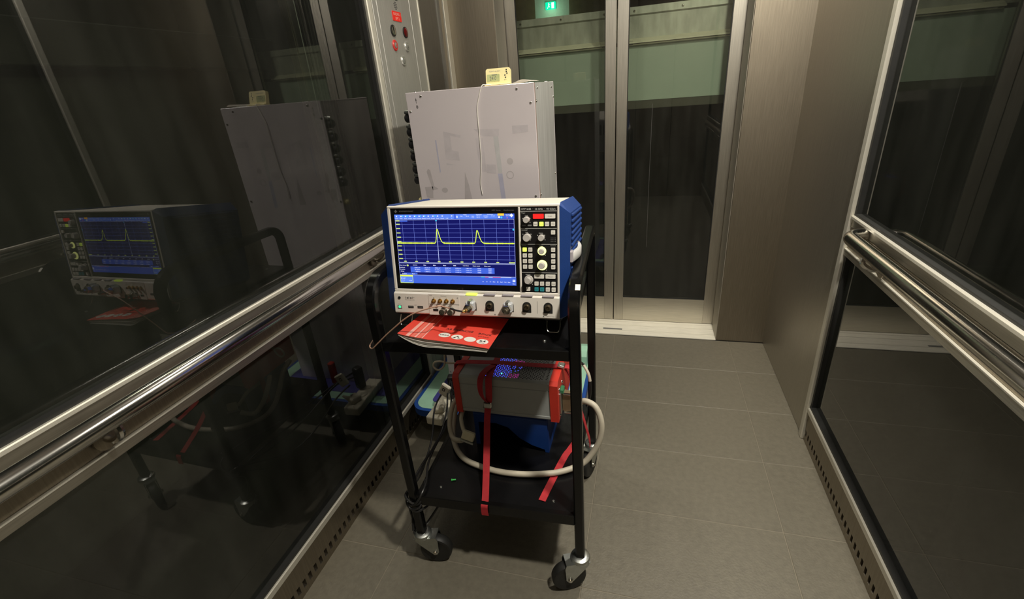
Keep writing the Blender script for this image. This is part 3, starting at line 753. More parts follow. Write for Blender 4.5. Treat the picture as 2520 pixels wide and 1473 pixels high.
# connector strip
b = NB()
poly = [(-.004, -.1050), (-.0105, -.1085), (-.0105, -.1560), (-.007, -.1597), (.02, -.1597), (.02, -.1050)]
prism(b, poly, lambda y, z: (-.1640, y, z), lambda y, z: (.2487, y, z)); cs = obj('connector_strip', b, scope_white, sc)
CF = .0105
def G(d): return lambda x, z: (x, -CF - d, z)
b = NB(); prism(b, rrect(-.0722, .0070, -.1592, -.1072, .001, 2), G(-.001), G(.0008)); obj('option_plate', b, scope_white, cs)
b = NB(); rect(b, -.0722, .0065, -.1322, -.1315, G(.0012))
put_text(b, 'OPTION', G(.0012), -.066, -.1105, .007, .0018); put_text(b, 'Pulse Source', G(.0012), -.0325, -.1110, .014, .0020); put_text(b, 'TDR', G(.0012), -.066, -.1345, .007, .0018)
for x, s in ((-.0584, '1'), (-.0421, '2'), (-.0258, '3'), (-.0097, '4')): put_text(b, s, G(.0012), x, -.1165, .0022, .0020)
put_text(b, 'EXT', G(.0012), -.0335, -.1378, .006, .0018); put_text(b, 'OUT', G(.0012), -.0128, -.1378, .006, .0018)
plate(b, [(.0010, -.1160), (.0042, -.1160), (.0026, -.1132)], G(.0012))
put_text(b, 'Probe Compensation', G(.0004), -.1220, -.1238, .0255, .0024)
for x in (-.1335, -.1250, -.1150): rect(b, x, x + .0012, -.1212, -.1160, G(.0004))
for x in (-.128, -.119): plate(b, disc(x, -.1190, .0022, 10), G(.0004))
rect(b, -.1125, -.1095, -.1180, -.1174, G(.0004)); put_text(b, 'Power', G(.0004), -.1505, -.1350, .006, .0016)
put_text(b, 'USB', G(.0004), -.1085, -.1365, .006, .0016)
rect(b, .1970, .1976, -.1460, -.1165, G(.0004))
for x in (.0946, .2116): plate(b, [(x - .002, -.1537), (x + .002, -.1537), (x, -.1503)], G(.0004)); put_text(b, '50\u03a9 \u2264 7 Vpp', G(.0004), x + .016, -.1522, .018, .0022)
obj('lettering', b, print_dim, cs)
for x, m in ((.0379, lit_yel), (.0825, smoke_grey), (.1274, smoke_grey), (.1724, smoke_grey), (.2228, smoke_grey)):
    b = NB(); box(b, x - .0137, x + .0137, -.0120, -.003, -.1072, -.1035, .0008); tgo = obj('channel_lamp', b, m, cs)
b = NB(); lathe(b, [(.0036, 0), (.0036, .0012), (.0022, .0014), (.0020, .0002)], (-.1500, -CF, -.1190), (0, -1, 0), 16); obj('jack', b, rubber, cs, True)
b = NB(); box(b, -.1563, -.1447, -CF - .0012, -CF + .001, -.1468, -.1374, .0005); pk = obj('power_key', b, smoke_grey, cs)
b = NB(); plate(b, disc(-.1505, -.1421, .0034, 18), G(.0016)); obj('power_light', b, lit_green, pk)
for x in (-.1210, -.0960):
    b = NB(); box(b, x - .0072, x + .0072, -CF - .0004, -CF + .004, -.1450, -.1388); u = obj('usb_port', b, rubber, cs)
    b = NB(); box(b, x - .0055, x + .0055, -CF - .0008, -CF, -.1424, -.1410); obj('usb_tongue', b, print_dim, u)
b = NB(); box(b, -.0618, -.0488, -CF - .0014, -CF + .004, -.1498, -.1444); obj('usb_port', b, rubber, cs)
for x in (-.0584, -.0421, -.0258, -.0097):
    b = NB(); lathe(b, [(.0056, 0), (.0056, .002), (.0045, .0022), (.0045, .004), (.0032, .0042), (.0032, .010), (.0022, .0102), (.002, .006)], (x, -CF, -.1240), (0, -1, 0), 16); obj('coaxial_socket', b, gold, cs, True)
for x in (-.0335, -.0125):
    b = NB(); lathe(b, [(.0085, 0), (.0085, .003), (.0060, .0033), (.0062, .013), (.0072, .0135), (.0072, .018), (.0050, .0182), (.0046, .012), (.0018, .012), (.0018, .017), (0, .0172)], (x, -CF, -.1478), (0, -1, 0), 20); obj('coaxial_socket', b, chrome, cs, True)
for x in (.0390, .0825, .1304, .1723, .2225):
    poly = [(x - .0104, -.1445), (x + .0104, -.1445), (x + .0104, -.1290)]
    for k in range(1, 10): poly.append((x + .0104 * math.cos(math.radians(20 * k)), -.1290 + .0100 * math.sin(math.radians(20 * k))))
    poly[-1] = (x - .0104, -.1290)
    b = NB(); prism(b, poly, G(-.003), G(.0006)); pt = obj('channel_port', b, rubber, cs)
    b = NB(); lathe(b, [(.0078, .0006), (.0078, .004), (.0060, .0045), (.0060, .008), (.0045, .0082), (.004, .003), (.0015, .003), (.0015, .006), (0, .006)], (x, -CF, -.1310), (0, -1, 0), 20); obj('socket', b, mat('dark_brass', (.20, .17, .12), .3, .9), pt, True)
# blue side guards
for s in (-1, 1):
    xi = -.1645 if s < 0 else .2490; xo = -.186 if s < 0 else .271
    b = NB()
    prf = [(-.004, -.158), (.010, -.165), (.250, -.165), (.265, -.150), (.265, .090), (.252, .106), (.010, .106), (-.004, .100)]
    c0 = lambda y, z: (xi, y, z)
    def c1(y, z): return (xo, min(max(y, .006), .255), min(max(z, -.150), .082))
    prism(b, prf, c0, c1); gd = obj('side_guard', b, scope_blue, sc)
    for k in range(16):
        z0 = .072 - .0135 * k
        b = NB(); a0, a1 = (xo - .0045, xo + .001) if s < 0 else (xo - .001, xo + .0045)
        box(b, a0, a1, .028, .236, z0, z0 + .0070, .0018); obj('rib', b, scope_blue, gd)
b = NB()
tp = cat([(.272, .018, -.018), (.276, .030, -.017), (.281, .060, -.016), (.282, .088, -.016), (.281, .116, -.015), (.276, .146, -.014), (.272, .158, -.014)], 5)
sweep(b, tp, [(-.011, -.0035), (-.009, -.005), (.009, -.005), (.011, -.0035), (.011, .0035), (.009, .005), (-.009, .005), (-.011, .0035)], (0, 0, 1)); obj('carry_handle', b, mat('handle_grey', S(196, 194, 190), .5), sc, True)
for y in (.018, .158):
    b = NB(); box(b, .268, .277, y - .012, y + .012, -.030, -.002, .003); obj('handle_mount', b, smoke_grey, sc)
# feet
for x in (-.1480, .2310):
    b = NB(); box(b, x - .020, x + .020, .006, .036, -.168, -.1585, .002); hb = obj('foot_hinge', b, black_plastic, sc)
    b = NB(); tube(b, cat([(x - .0155, .018, -.166), (x - .0155, .010, -.186), (x - .0115, .006, -.1948), (x, .0055, -.1958), (x + .0115, .006, -.1948), (x + .0155, .010, -.186), (x + .0155, .018, -.166)], 6), .0014, 8); obj('wire_foot', b, chrome, hb, True)
for x in (-.125, .212):
    b = NB(); lathe(b, [(.012, 0), (.012, .003), (.009, .0045)], (x, .235, -.160), (0, 0, -1), 18); obj('rubber_foot', b, rubber, sc, True)
# rear panel
b = NB(); box(b, -.150, .235, .258, .268, -.150, .092, .002); rp = obj('rear_panel', b, grey_case, sc)
for k in range(6):
    b = NB(); box(b, -.13 + .055 * k, -.09 + .055 * k, .267, .2695, -.02, .06, .001); obj('fan_grille', b, black_plastic, rp)

# ------------------------------------------------------------------ adapters and coax lead at the oscilloscope
def adapter(x, label):
    t = thing('coaxial_adapter', label, 'adapter', SW(x, -.012, -.131), group='precision adapters on the oscilloscope inputs')
    t.rotation_euler = SM.to_euler()
    b = NB(); box(b, -.0105, .0105, -.020, .000, -.0115, .0125, .003); obj('body', b, mat('adapter_grey', (.62, .64, .66), .38, .3), t)
    b = NB(); box(b, -.0035, .0035, -.0215, -.002, .010, .0165, .001); obj('latch', b, zinc, t)
    b = NB(); lathe(b, [(.0098, .019), (.0112, .021), (.0112, .031), (.0100, .033), (.0062, .033), (.0062, .040), (.004, .0405), (0, .0405)], (0, 0, 0), (0, -1, 0), 6); obj('hex_nut', b, chrome, t)
    return t
adapter(.0385, 'silver adapter on the leftmost input with gold coax plug attached'); adapter(.1300, 'silver adapter without a lead on the third channel input of the oscilloscope')
cx = wthing('coax_lead', 'thin tan coax lead with gold plug hanging from the oscilloscope to the left', 'cable', SW(.0385, -.06, -.131))
b = NB(); p0 = SW(.0385, -.0515, -.131); p1 = SW(.0385, -.064, -.131); cyl(b, p0, p1, .0045, None, 6); cyl(b, p1, SW(.034, -.068, -.131), .0034); obj('gold_plug', b, gold, cx)
b = NB(); tube(b, cat([SW(.036, -.067, -.131), SW(.028, -.068, -.130), SW(.014, -.067, -.1275), SW(.004, -.065, -.1255)], 5), .0022, 8); obj('strain_relief', b, cable_black, cx, True)
b = NB(); tube(b, cat([SW(.006, -.065, -.1258), SW(-.015, -.063, -.122), (-.447, .870, .909), (-.511, .862, .888), (-.573, .860, .842), (-.614, .860, .806), (-.634, .862, .789), (-.652, .880, .786), (-.655, .915, .790), (-.650, .940, .7925)], 8), .0016, 8); obj('lead', b, coax_tan, cx, True)

# ------------------------------------------------------------------ exercise book
BX0, BX1, BY0 = -.556, -.330, .862
bk = wthing('exercise_book', 'red A4 exercise book lying under the front of the oscilloscope', 'book', ((BX0 + BX1) / 2, BY0 + .1, .802))
BL = .155
def zlow(u, v): return .8012 + .031 * max(0, 1 - u / .34) ** 2 * (1 - .35 * v)
def thick(u): return .0050 + .0180 * math.sin(min(1, u / .28) * PI / 2) - .0120 * max(0, (u - .28) / .72) ** 1.1
def ztop(u, v): return zlow(u, v) + thick(u) * (1 - .25 * v)
def bxy(u, v): return (BX0 + (BX1 - BX0) * u + .004 * v, BY0 + BL * v + .004 * math.sin(u * PI) * (1 - v))
def BK(d): return lambda u, v: (*bxy(u, v), ztop(u, v) + d)
def slab(fz0, fz1, u0=0.0, u1=1.0, v0=0.0, v1=1.0, nu=24, nv=4):
    b = NB(); T_, B_ = [], []
    for i in range(nu + 1):
        for j in range(nv + 1):
            u = u0 + (u1 - u0) * i / nu; v = v0 + (v1 - v0) * j / nv
            T_.append(b.verts.new((*bxy(u, v), fz1(u, v)))); B_.append(b.verts.new((*bxy(u, v), fz0(u, v))))
    ix = lambda i, j: i * (nv + 1) + j
    for i in range(nu):
        for j in range(nv):
            b.faces.new((T_[ix(i, j)], T_[ix(i + 1, j)], T_[ix(i + 1, j + 1)], T_[ix(i, j + 1)]))
            b.faces.new((B_[ix(i, j)], B_[ix(i, j + 1)], B_[ix(i + 1, j + 1)], B_[ix(i + 1, j)]))
    ring = [ix(i, 0) for i in range(nu + 1)] + [ix(nu, j) for j in range(1, nv + 1)] + [ix(i, nv) for i in range(nu - 1, -1, -1)] + [ix(0, j) for j in range(nv - 1, 0, -1)]
    for k in range(len(ring)):
        a, c = ring[k], ring[(k + 1) % len(ring)]; b.faces.new((B_[a], B_[c], T_[c], T_[a]))
    return b
NPG = 9
for k in range(NPG):
    f0 = k / NPG; f1 = (k + .62) / NPG; jit = random.uniform(.0, .035) if k else .0; e = .012 * (1 - k / NPG)
    g0 = lambda u, v, f0=f0: zlow(u, v) + (ztop(u, v) - zlow(u, v) - .0008) * f0
    g1 = lambda u, v, f1=f1: zlow(u, v) + (ztop(u, v) - zlow(u, v) - .0008) * f1
    b = slab(g0, g1, .004, .985 - e, .004 + abs(jit), 1)
    obj('back_cover' if k == 0 else 'page_section', b, paper if k % 3 != 1 else paper2, bk)
b = slab(lambda u, v: ztop(u, v) - .0008, ztop); obj('front_cover', b, cover_red, bk)
fc = bk.children[-1]
b0, b1_ = NB(), NB()
def strip(bm, u0, u1): 
    n = 4
    for j in range(n):
        v0, v1 = .0 + j / n, (j + 1) / n; plate(bm, [(u0, v0), (u1, v0), (u1, v1), (u0, v1)], BK(.0004))
for a, c, m in ((.086, .124, cover_pink), (.182, .203, cover_pink), (.258, .272, cover_pink), (.140, .176, cover_rose), (.212, .250, cover_rose)):
    b0 = NB(); strip(b0, a, c); obj('cover_stripe', b0, m, fc)
def uv_of(x, y): return ((x - BX0) / (BX1 - BX0), (y - BY0) / BL)
asp = (BX1 - BX0) / BL
b0, b1_ = NB(), NB()
for i, cu in enumerate((.460, .606, .752, .892)):
    cv = .195 - .012 * i
    b0 = NB(); plate(b0, disc(cu, cv, .0145 / (BX1 - BX0), 24, .0115 / BL), BK(.0005)); obj('white_spot', b0, paper, fc)
    if i == 0: put_text(b1_, 'EB64', BK(.0008), cu, cv, .098, .036)
    if i == 1:
        for dx, dy in ((0, .020), (-.026, -.024), (.026, -.024)): plate(b1_, [(cu + dx - .017, cv + dy - .014), (cu + dx + .017, cv + dy - .014), (cu + dx * .6, cv + dy + .022)], BK(.0008))
    if i == 3: put_text(b1_, '64', BK(.0008), cu, cv + .014, .066, .052, .012); put_text(b1_, 'PAGES', BK(.0008), cu, cv - .042, .060, .018)
put_text(b1_, 'A4 EXERCISE', BK(.0006), .575, .405, .310, .052, .012); put_text(b1_, 'BOOK', BK(.0006), .870, .385, .150, .048)
put_text(b1_, '8mm RULED', BK(.0006), .87, .300, .12, .022)
put_text(b1_, 'Name  ................................................', BK(.0006), .52, .520, .40, .016)
obj('lettering', b1_, print_black, fc)

# ------------------------------------------------------------------ grey instrument on the lower shelf
IX0, IX1, IY0, IY1, IZ0, IZ1 = -.553, -.229, 1.104, 1.352, .424, .559
ins = wthing('driver_unit', 'grey metal electronics unit with red end caps and perforated lid, on the blue box', 'electronics unit', ((IX0 + IX1) / 2, 1.22, IZ0))
b = NB(); box(b, IX0 + .012, IX1 - .012, IY0 + .003, IY1 - .003, IZ0, IZ1 - .030, .002); obj('case', b, grey_case, ins)
b = NB(); prism(b, [(IY0 + .003, IZ1 - .0285), (IY0 + .003, IZ1 - .006), (IY0 + .009, IZ1), (IY1 - .009, IZ1), (IY1 - .003, IZ1 - .006), (IY1 - .003, IZ1 - .0285)], lambda y, z: (IX0 + .012, y, z), lambda y, z: (IX1 - .012, y, z)); lid = obj('lid', b, grey_case, ins)
for x0, x1 in ((IX0, IX0 + .020), (IX1 - .021, IX1 + .004)):
    b = NB(); prism(b, [(IY0, IZ0 - .003), (IY0 - .001, IZ1 - .008), (IY0 + .010, IZ1 + .003), (IY1 - .010, IZ1 + .003), (IY1, IZ1 - .008), (IY1, IZ0 - .003)], lambda y, z: (x0, y, z), lambda y, z: (x1, y, z)); obj('end_cap', b, red_cap, ins)
b0, b1_, b2_ = NB(), NB(), NB()
for i in range(30):
    for j in range(25):
        x = -.447 + .0064 * i + .0016 * (j % 2) - .0; y = 1.118 + .0078 * j + (.0039 if i % 2 else 0)
        d = x + .44
        if i in (2, 28): continue
        glowb = (-.45 < x < -.385) or (x < -.345 and random.random() < 1 - (x + .385) / .04)
        mag = .0 < (x + .378) < .030 and (abs(y - 1.128) < .012 or abs(y - 1.20) < .012)
        bm_ = b2_ if mag else (b1_ if glowb else b0)
        plate(bm_, disc(x, y, .0017 if glowb else .0024, 6), lambda a, c_: (a, c_, IZ1 + .0004))
o = obj('vent_holes', b0, hole_dark, lid); o['kind'] = 'stuff'
o = obj('vent_holes', b1_, led_blue, lid); o['kind'] = 'stuff'; o['label'] = 'vent holes glowing blue from inside'
o = obj('vent_holes', b2_, led_mag, lid); o['kind'] = 'stuff'; o['label'] = 'vent holes glowing magenta from inside'
b = NB(); plate(b, disc(-.402, 1.135, .0024, 8), lambda a, c_: (a, c_, IZ1 + .0008)); obj('green_led', b, led_grn, lid)
b = NB(); box(b, IX0 + .02, IX1 - .021, IY0 + .0012, IY0 + .004, IZ0 + .004, IZ0 + .014, .001); obj('lower_lip', b, grey_case, ins)
XR = IX1 + .004
b = NB(); box(b, XR - .004, XR + .006, 1.120, 1.175, IZ0 + .016, IZ0 + .090, .002); obj('end_plate', b, zinc, ins)
b = NB(); box(b, XR, XR + .012, 1.13, 1.155, IZ0 + .083, IZ0 + .098, .002); obj('terminal_block', b, mat('terminal_green', S(44, 112, 74), .5), ins)
for y, z in ((1.125, IZ0 + .012), (1.17, IZ0 + .10), (1.125, IZ0 + .102)):
    b = NB(); screw(b, (XR, y, z), (1, 0, 0), .005, .004); obj('screw', b, chrome, ins, True)
ins_hood = wthing('cable_connector', 'bronze metal connector hood plugged into the right end of the grey unit', 'connector', (XR + .03, 1.15, IZ0 + .02))
b = NB(); prism(b, [(XR + .007, .446), (XR + .012, .440), (XR + .034, .444), (XR + .042, .452), (XR + .042, .492), (XR + .030, .502), (XR + .007, .506)], lambda x, z: (x, 1.135, z), lambda x, z: (x, 1.158, z)); obj('hood', b, brass_hood, ins_hood)
b = NB(); cyl(b, (XR + .012, 1.130, .508), (XR + .036, 1.130, .508), .004, None, 10); obj('thumb_screw', b, chrome, ins_hood, True)
b = NB(); cyl(b, (XR + .012, 1.133, .438), (XR + .034, 1.133, .438), .003, None, 10); obj('thumb_screw', b, chrome, ins_hood, True)

# ------------------------------------------------------------------ blue box under it
bb = wthing('storage_box', 'blue plastic box under the grey unit with arched front opening', 'box', (-.386, 1.22, LZ))
b = NB()
X0, X1, Z0, Z1 = -.508, -.264, LZ + .0005, .4235
poly = [(X0, Z0), (X0 + .014, Z0), (X0 + .016, Z0 + .092), (X0 + .075, Z0 + .094), (X0 + .115, Z0 + .082), (X0 + .150, Z0 + .045), (X0 + .190, Z0 + .022), (X1 - .014, Z0 + .010), (X1 - .012, Z0), (X1, Z0), (X1 - .003, Z1 - .006), (X1 - .008, Z1), (X0 + .008, Z1), (X0 + .003, Z1 - .006)]
prism(b, poly, lambda x, z: (x, 1.118, z), lambda x, z: (x, 1.122, z)); obj('front_panel', b, blue_bin, bb)
b = NB(); box(b, X0, X0 + .004, 1.122, 1.335, Z0, Z1 - .002); obj('side_panel', b, blue_bin, bb)
b = NB(); box(b, X1 - .004, X1, 1.122, 1.335, Z0, Z1 - .002); obj('side_panel', b, blue_bin, bb)
b = NB(); box(b, X0, X1, 1.331, 1.335, Z0, Z1 - .002); obj('back_panel', b, blue_bin, bb)
b = NB(); box(b, X0 + .004, X1 - .004, 1.122, 1.331, Z1 - .006, Z1 - .001); obj('top_panel', b, blue_bin, bb)
b = NB(); box(b, X0 + .002, X1 - .002, 1.1145, 1.119, Z1 - .016, Z1 - .010, .002); obj('rim_bead', b, blue_bin, bb)

# ------------------------------------------------------------------ straps
def buckle(par, M):
    b = NB(); box(b, -.0125, .0125, -.011, .011, 0, .005, .0015, M=M); q = obj('buckle', b, chrome, par)
    b = NB(); box(b, -.0105, .0105, -.004, .009, .005, .0085, .0012, M=M); obj('buckle_lever', b, zinc, q)
    b = NB(); cyl(b, M @ Vector((-.0135, -.008, .004)), M @ Vector((.0135, -.008, .004)), .002, None, 8); obj('buckle_pin', b, chrome, q)
sa = wthing('tie_down_strap', 'red webbing strap running over the grey unit down to the shelf front edge', 'strap', (-.40, .90, LZ))
b = NB()
ptsA = cat([(-.438, 1.358, .43), (-.438, 1.358, .545), (-.438, 1.345, .563), (-.4365, 1.25, .5635), (-.436, 1.17, .5655), (-.434, 1.125, .5655), (-.432, 1.098, .561), (-.431, 1.088, .535), (-.434, 1.088, .50), (-.438, 1.088, .482)], 5)
ribbon(b, ptsA, (1, 0, 0), .0205, .0014); obj('webbing', b, red_web, sa)
b = NB()
ptsC = cat([(-.436, 1.165, .5670), (-.446, 1.140, .570), (-.455, 1.108, .567), (-.456, 1.085, .552), (-.455, 1.080, .520), (-.450, 1.084, .497), (-.443, 1.086, .484)], 5)
ribbon(b, ptsC, [(1, -.1 - .02 * k, 0) for k in range(len(ptsC))], .020, .0014); obj('webbing', b, red_web, sa)
buckle(sa, Matrix.Translation((-.4395, 1.086, .474)) @ Matrix.Rotation(math.radians(82), 4, 'X'))
b = NB()
ribbon(b, cat([(-.440, 1.084, .463), (-.4375, 1.060, .432), (-.424, .985, .350), (-.408, .905, .2885), (-.405, .8835, .283), (-.405, .8805, .268), (-.4045, .8800, .2495)], 6), (1, 0, 0), .0200, .0014); obj('webbing', b, red_web, sa)
sb = wthing('tie_down_strap', 'red webbing strap lying across the perforated lid, buckled at the right', 'strap', (-.24, 1.19, LZ))
b = NB()
ribbon(b, cat([(-.566, 1.150, .33), (-.566, 1.158, .48), (-.5655, 1.165, .552), (-.552, 1.168, .5665), (-.46, 1.176, .5685), (-.436, 1.178, .5695), (-.40, 1.179, .5685), (-.30, 1.184, .5665), (-.255, 1.187, .5665), (-.236, 1.188, .5665)], 5), (0, 1, 0), .0205, .0014); obj('webbing', b, red_web, sb)
buckle(sb, Matrix.Translation((-.228, 1.188, .567)) @ Matrix.Rotation(math.radians(12), 4, 'Y') @ Matrix.Rotation(math.radians(-90), 4, 'Z'))
b = NB()
ribbon(b, cat([(-.216, 1.188, .567), (-.203, 1.188, .566), (-.189, 1.186, .553), (-.188, 1.185, .535), (-.192, 1.184, .515)], 5), (0, 1, 0), .0205, .0014); obj('webbing', b, red_web, sb)
b = NB()
ribbon(b, cat([(-.217, 1.192, .560), (-.203, 1.193, .525), (-.190, 1.194, .48), (-.170, 1.195, .40), (-.150, 1.196, .31), (-.1455, 1.196, .286), (-.1440, 1.196, .262)], 5), (0, 1, 0), .0205, .0014); obj('webbing', b, red_web, sb)
st = tag(obj('strap_end', (lambda b: (ribbon(b, cat([(-.192, 1.172, .287), (-.202, 1.140, .287), (-.213, 1.108, .287), (-.233, 1.01, .2868), (-.248, .928, .2868)], 5), (1, .3, 0), .0205, .0014), b)[1])(NB()), red_web), 'loose red strap tail lying slanted on the lower shelf at right', 'strap')

# ------------------------------------------------------------------ cables on the lower shelf
gc = wthing('thick_cable', 'thick beige cable looping around the lower shelf with a beige plug', 'cable', (-.40, 1.05, LZ))
b = NB()
tube(b, cat([(XR + .040, 1.146, .472), (-.172, 1.142, .470), (-.150, 1.13, .490), (-.118, 1.118, .482), (-.100, 1.105, .440), (-.103, 1.095, .385), (-.125, 1.085, .335), (-.157, 1.068, .303), (-.220, 1.030, .2972), (-.306, 1.006, .2972), (-.380, 1.000, .2972), (-.445, 1.008, .2972), (-.510, 1.028, .2972), (-.555, 1.066, .2965), (-.585, 1.110, .305), (-.597, 1.150, .33), (-.597, 1.19, .37), (-.585, 1.24, .41), (-.57, 1.30, .42)], 7), .0088, 14); obj('cable_jacket', b, cable_beige, gc, True)
b = NB()
tube(b, cat([(-.575, 1.185, .425), (-.590, 1.150, .405), (-.590, 1.110, .365), (-.572, 1.080, .335), (-.545, 1.066, .338), (-.528, 1.058, .348)], 7), .0080, 12); obj('cable_jacket', b, cable_beige, gc, True)
b = NB()
tube(b, cat([(-.545, 1.16, .409), (-.543, 1.125, .409), (-.539, 1.095, .403), (-.530, 1.078, .385), (-.520, 1.066, .372)], 7), .0065, 12); obj('cable_jacket', b, cable_beige, gc, True)
M = Matrix.Translation((-.505, 1.052, .365)) @ Matrix.Rotation(math.radians(18), 4, 'Y') @ Matrix.Rotation(math.radians(-20), 4, 'X')
b = NB(); box(b, -.021, .019, -.008, .008, -.006, .022, .003, M=M); pg = obj('plug', b, mat('plug_beige', S(206, 200, 172), .5), gc)
b = NB(); box(b, -.022, .022, -.009, .009, -.013, -.006, .001, M=M); obj('plug_shell', b, zinc, pg)
# small green scrap
b = NB(); cyl(b, (-.528, .952, LZ + .003), (-.518, .955, LZ + .003), .0022, None, 8); cyl(b, (-.5285, .952, LZ + .003), (-.531, .9513, LZ + .003), .0033, None, 8)
tag(obj('wall_plug', b, green_bit, None, True), 'tiny green plastic wall plug lying on the lower shelf', 'wall plug')
# black mains leads beside the cart
lead_paths = [
    ('thin black mains lead hanging straightest beside the cart, outermost', [(-.752, 1.385, .262), (-.748, 1.33, .262), (-.740, 1.28, .250), (-.720, 1.20, .205), (-.706, 1.11, .185), (-.690, 1.04, .195), (-.668, .955, .235), (-.655, .890, .272), (-.640, .872, .268), (-.615, .872, .255), (-.601, .884, .268), (-.604, .93, .3)]),
    ('black mains lead falling from the black plug to the front cart leg', [(-.738, 1.452, .285), (-.715, 1.37, .285), (-.690, 1.29, .262), (-.678, 1.20, .240), (-.674, 1.10, .238), (-.668, 1.00, .246), (-.656, .905, .262), (-.648, .878, .250), (-.630, .868, .238), (-.606, .872, .246), (-.600, .90, .262)]),
    ('black mains lead bowed inward over the edge of the lower shelf', [(-.732, 1.450, .280), (-.700, 1.37, .278), (-.672, 1.28, .268), (-.654, 1.18, .268), (-.640, 1.08, .288), (-.622, .99, .302), (-.598, .920, .300), (-.596, .880, .292), (-.615, .868, .262), (-.640, .873, .248), (-.655, .885, .236), (-.652, .905, .205), (-.650, .888, .170), (-.646, .872, .140)]),
    ('black mains lead coiled lowest around the front left cart leg', [(-.742, 1.450, .262), (-.692, 1.38, .262), (-.676, 1.27, .246), (-.664, 1.15, .250), (-.662, 1.05, .262), (-.660, .95, .268), (-.656, .895, .258), (-.645, .873, .244), (-.618, .868, .232), (-.600, .884, .230), (-.605, .93, .20), (-.62, 1.0, .15)]),
]
for lab, pth in lead_paths:
    b = NB(); tube(b, cat(pth, 7), .0034, 8); tag(obj('mains_lead', b, cable_black, None, True), lab, 'cable', 'mains leads beside the cart')
b = NB(); tube(b, cat([(-.6555, .893, .262), (-.657, .895, .20), (-.655, .897, .150), (-.652, .890, .122), (-.646, .874, .128)], 6), .0036, 8); tag(obj('cable_tail', b, cable_black, None, True), 'short black cable end hanging along the front left cart leg', 'cable')
b = NB(); tube(b, cat([(-.545, .945, .245), (-.575, .925, .200), (-.602, .905, .160), (-.612, .897, .148)], 6), .0036, 8); tag(obj('cable_tail', b, cable_black, None, True), 'black cable running slanted under the lower shelf to the caster', 'cable')
b = NB(); tube(b, cat([(-.603, 1.20, .77), (-.614, 1.2, .62), (-.617, 1.2, .558), (-.624, 1.198, .525), (-.645, 1.196, .509), (-.661, 1.197, .520), (-.655, 1.198, .537), (-.635, 1.201, .541), (-.612, 1.205, .534), (-.585, 1.215, .530)], 7), .0032, 8)
tag(obj('looped_lead', b, cable_beige, None, True), 'thin beige lead hanging in a small loop under the upper shelf', 'cable')
b = NB(); tube(b, cat([(-.195, 1.30, .52), (-.172, 1.27, .525), (-.152, 1.25, .50), (-.146, 1.24, .46), (-.150, 1.24, .42), (-.160, 1.25, .38)], 7), .0042, 8)
bl = tag(obj('side_lead', b, cable_black, None, True), 'black cable with a pale sleeve bowing out beside the right rear leg', 'cable')
b = NB(); tube(b, cat([(-.170, 1.268, .5245), (-.160, 1.258, .514), (-.152, 1.250, .50), (-.148, 1.244, .482)], 5), .0050, 8); obj('sleeve', b, cable_beige, bl, True)

# ------------------------------------------------------------------ platform trolley behind the cart
PX0, PX1, PY0, PY1, PZ = -.928, -.212, 1.412, 2.02, .150
tr = wthing('platform_trolley', 'mint green platform trolley with blue rim on the floor behind the cart', 'trolley', ((PX0 + PX1) / 2, 1.7, 0))
def ringplate(bm, o, i, f0, f1):
    n = len(o); V = [[bm.verts.new(f(*p)) for p in q] for f in (f0, f1) for q in (o, i)]
    for k in range(n):
        k2 = (k + 1) % n
        bm.faces.new((V[0][k], V[0][k2], V[1][k2], V[1][k])); bm.faces.new((V[2][k], V[3][k], V[3][k2], V[2][k2]))
        bm.faces.new((V[0][k], V[2][k], V[2][k2], V[0][k2])); bm.faces.new((V[1][k], V[1][k2], V[3][k2], V[3][k]))
zf = lambda z: (lambda x, y: (x, y, z))
b = NB(); ringplate(b, rrect(PX0, PX1, PY0, PY1, .065, 8), rrect(PX0 + .016, PX1 - .016, PY0 + .016, PY1 - .016, .052, 8), zf(PZ - .032), zf(PZ - .001)); obj('bumper_rim', b, rim_blue, tr, True)
b = NB(); prism(b, rrect(PX0 + .0155, PX1 - .0155, PY0 + .0155, PY1 - .0155, .052, 8), zf(PZ - .028), zf(PZ)); obj('deck', b, mint_m, tr)
dk = tr.children[-1]
b = NB(); prism(b, rrect(PX0 + .075, PX1 - .075, PY0 + .062, PY1 - .062, .02, 5), zf(PZ - .001), zf(PZ + .0015)); obj('deck_mat', b, purple_m, dk)
for x in (PX0 + .10, PX1 - .10):
    for y in (PY0 + .12, PY1 - .10):
        b = NB(); prism(b, [(-.02, .122), (.02, .122), (.030, .05), (.018, .04), (.0, .05)], lambda u, z: (x + u, y - .020, z), lambda u, z: (x + u, y + .020, z)); q = obj('caster', b, zinc, tr)
        b = NB(); lathe(b, [(.012, -.016), (.047, -.014), (.050, 0), (.047, .014), (.012, .016)], (x + .02, y, .0505), (0, 1, 0), 24); obj('wheel', b, rubber, q, True)
b = NB(); prism(b, [(1.83, PZ), (1.83, PZ + .055), (1.845, PZ + .075), (1.88, PZ + .085), (1.915, PZ + .075), (1.925, PZ)], lambda y, z: (-.285, y, z), lambda y, z: (-.232, y, z)); hb = obj('handle_bracket', b, mint_m, tr)
for x in (-.265, -.245):
    b = NB(); screw(b, (x, 1.83, PZ + .02), (0, -1, 0), .005, .003); obj('screw', b, zinc, hb, True)

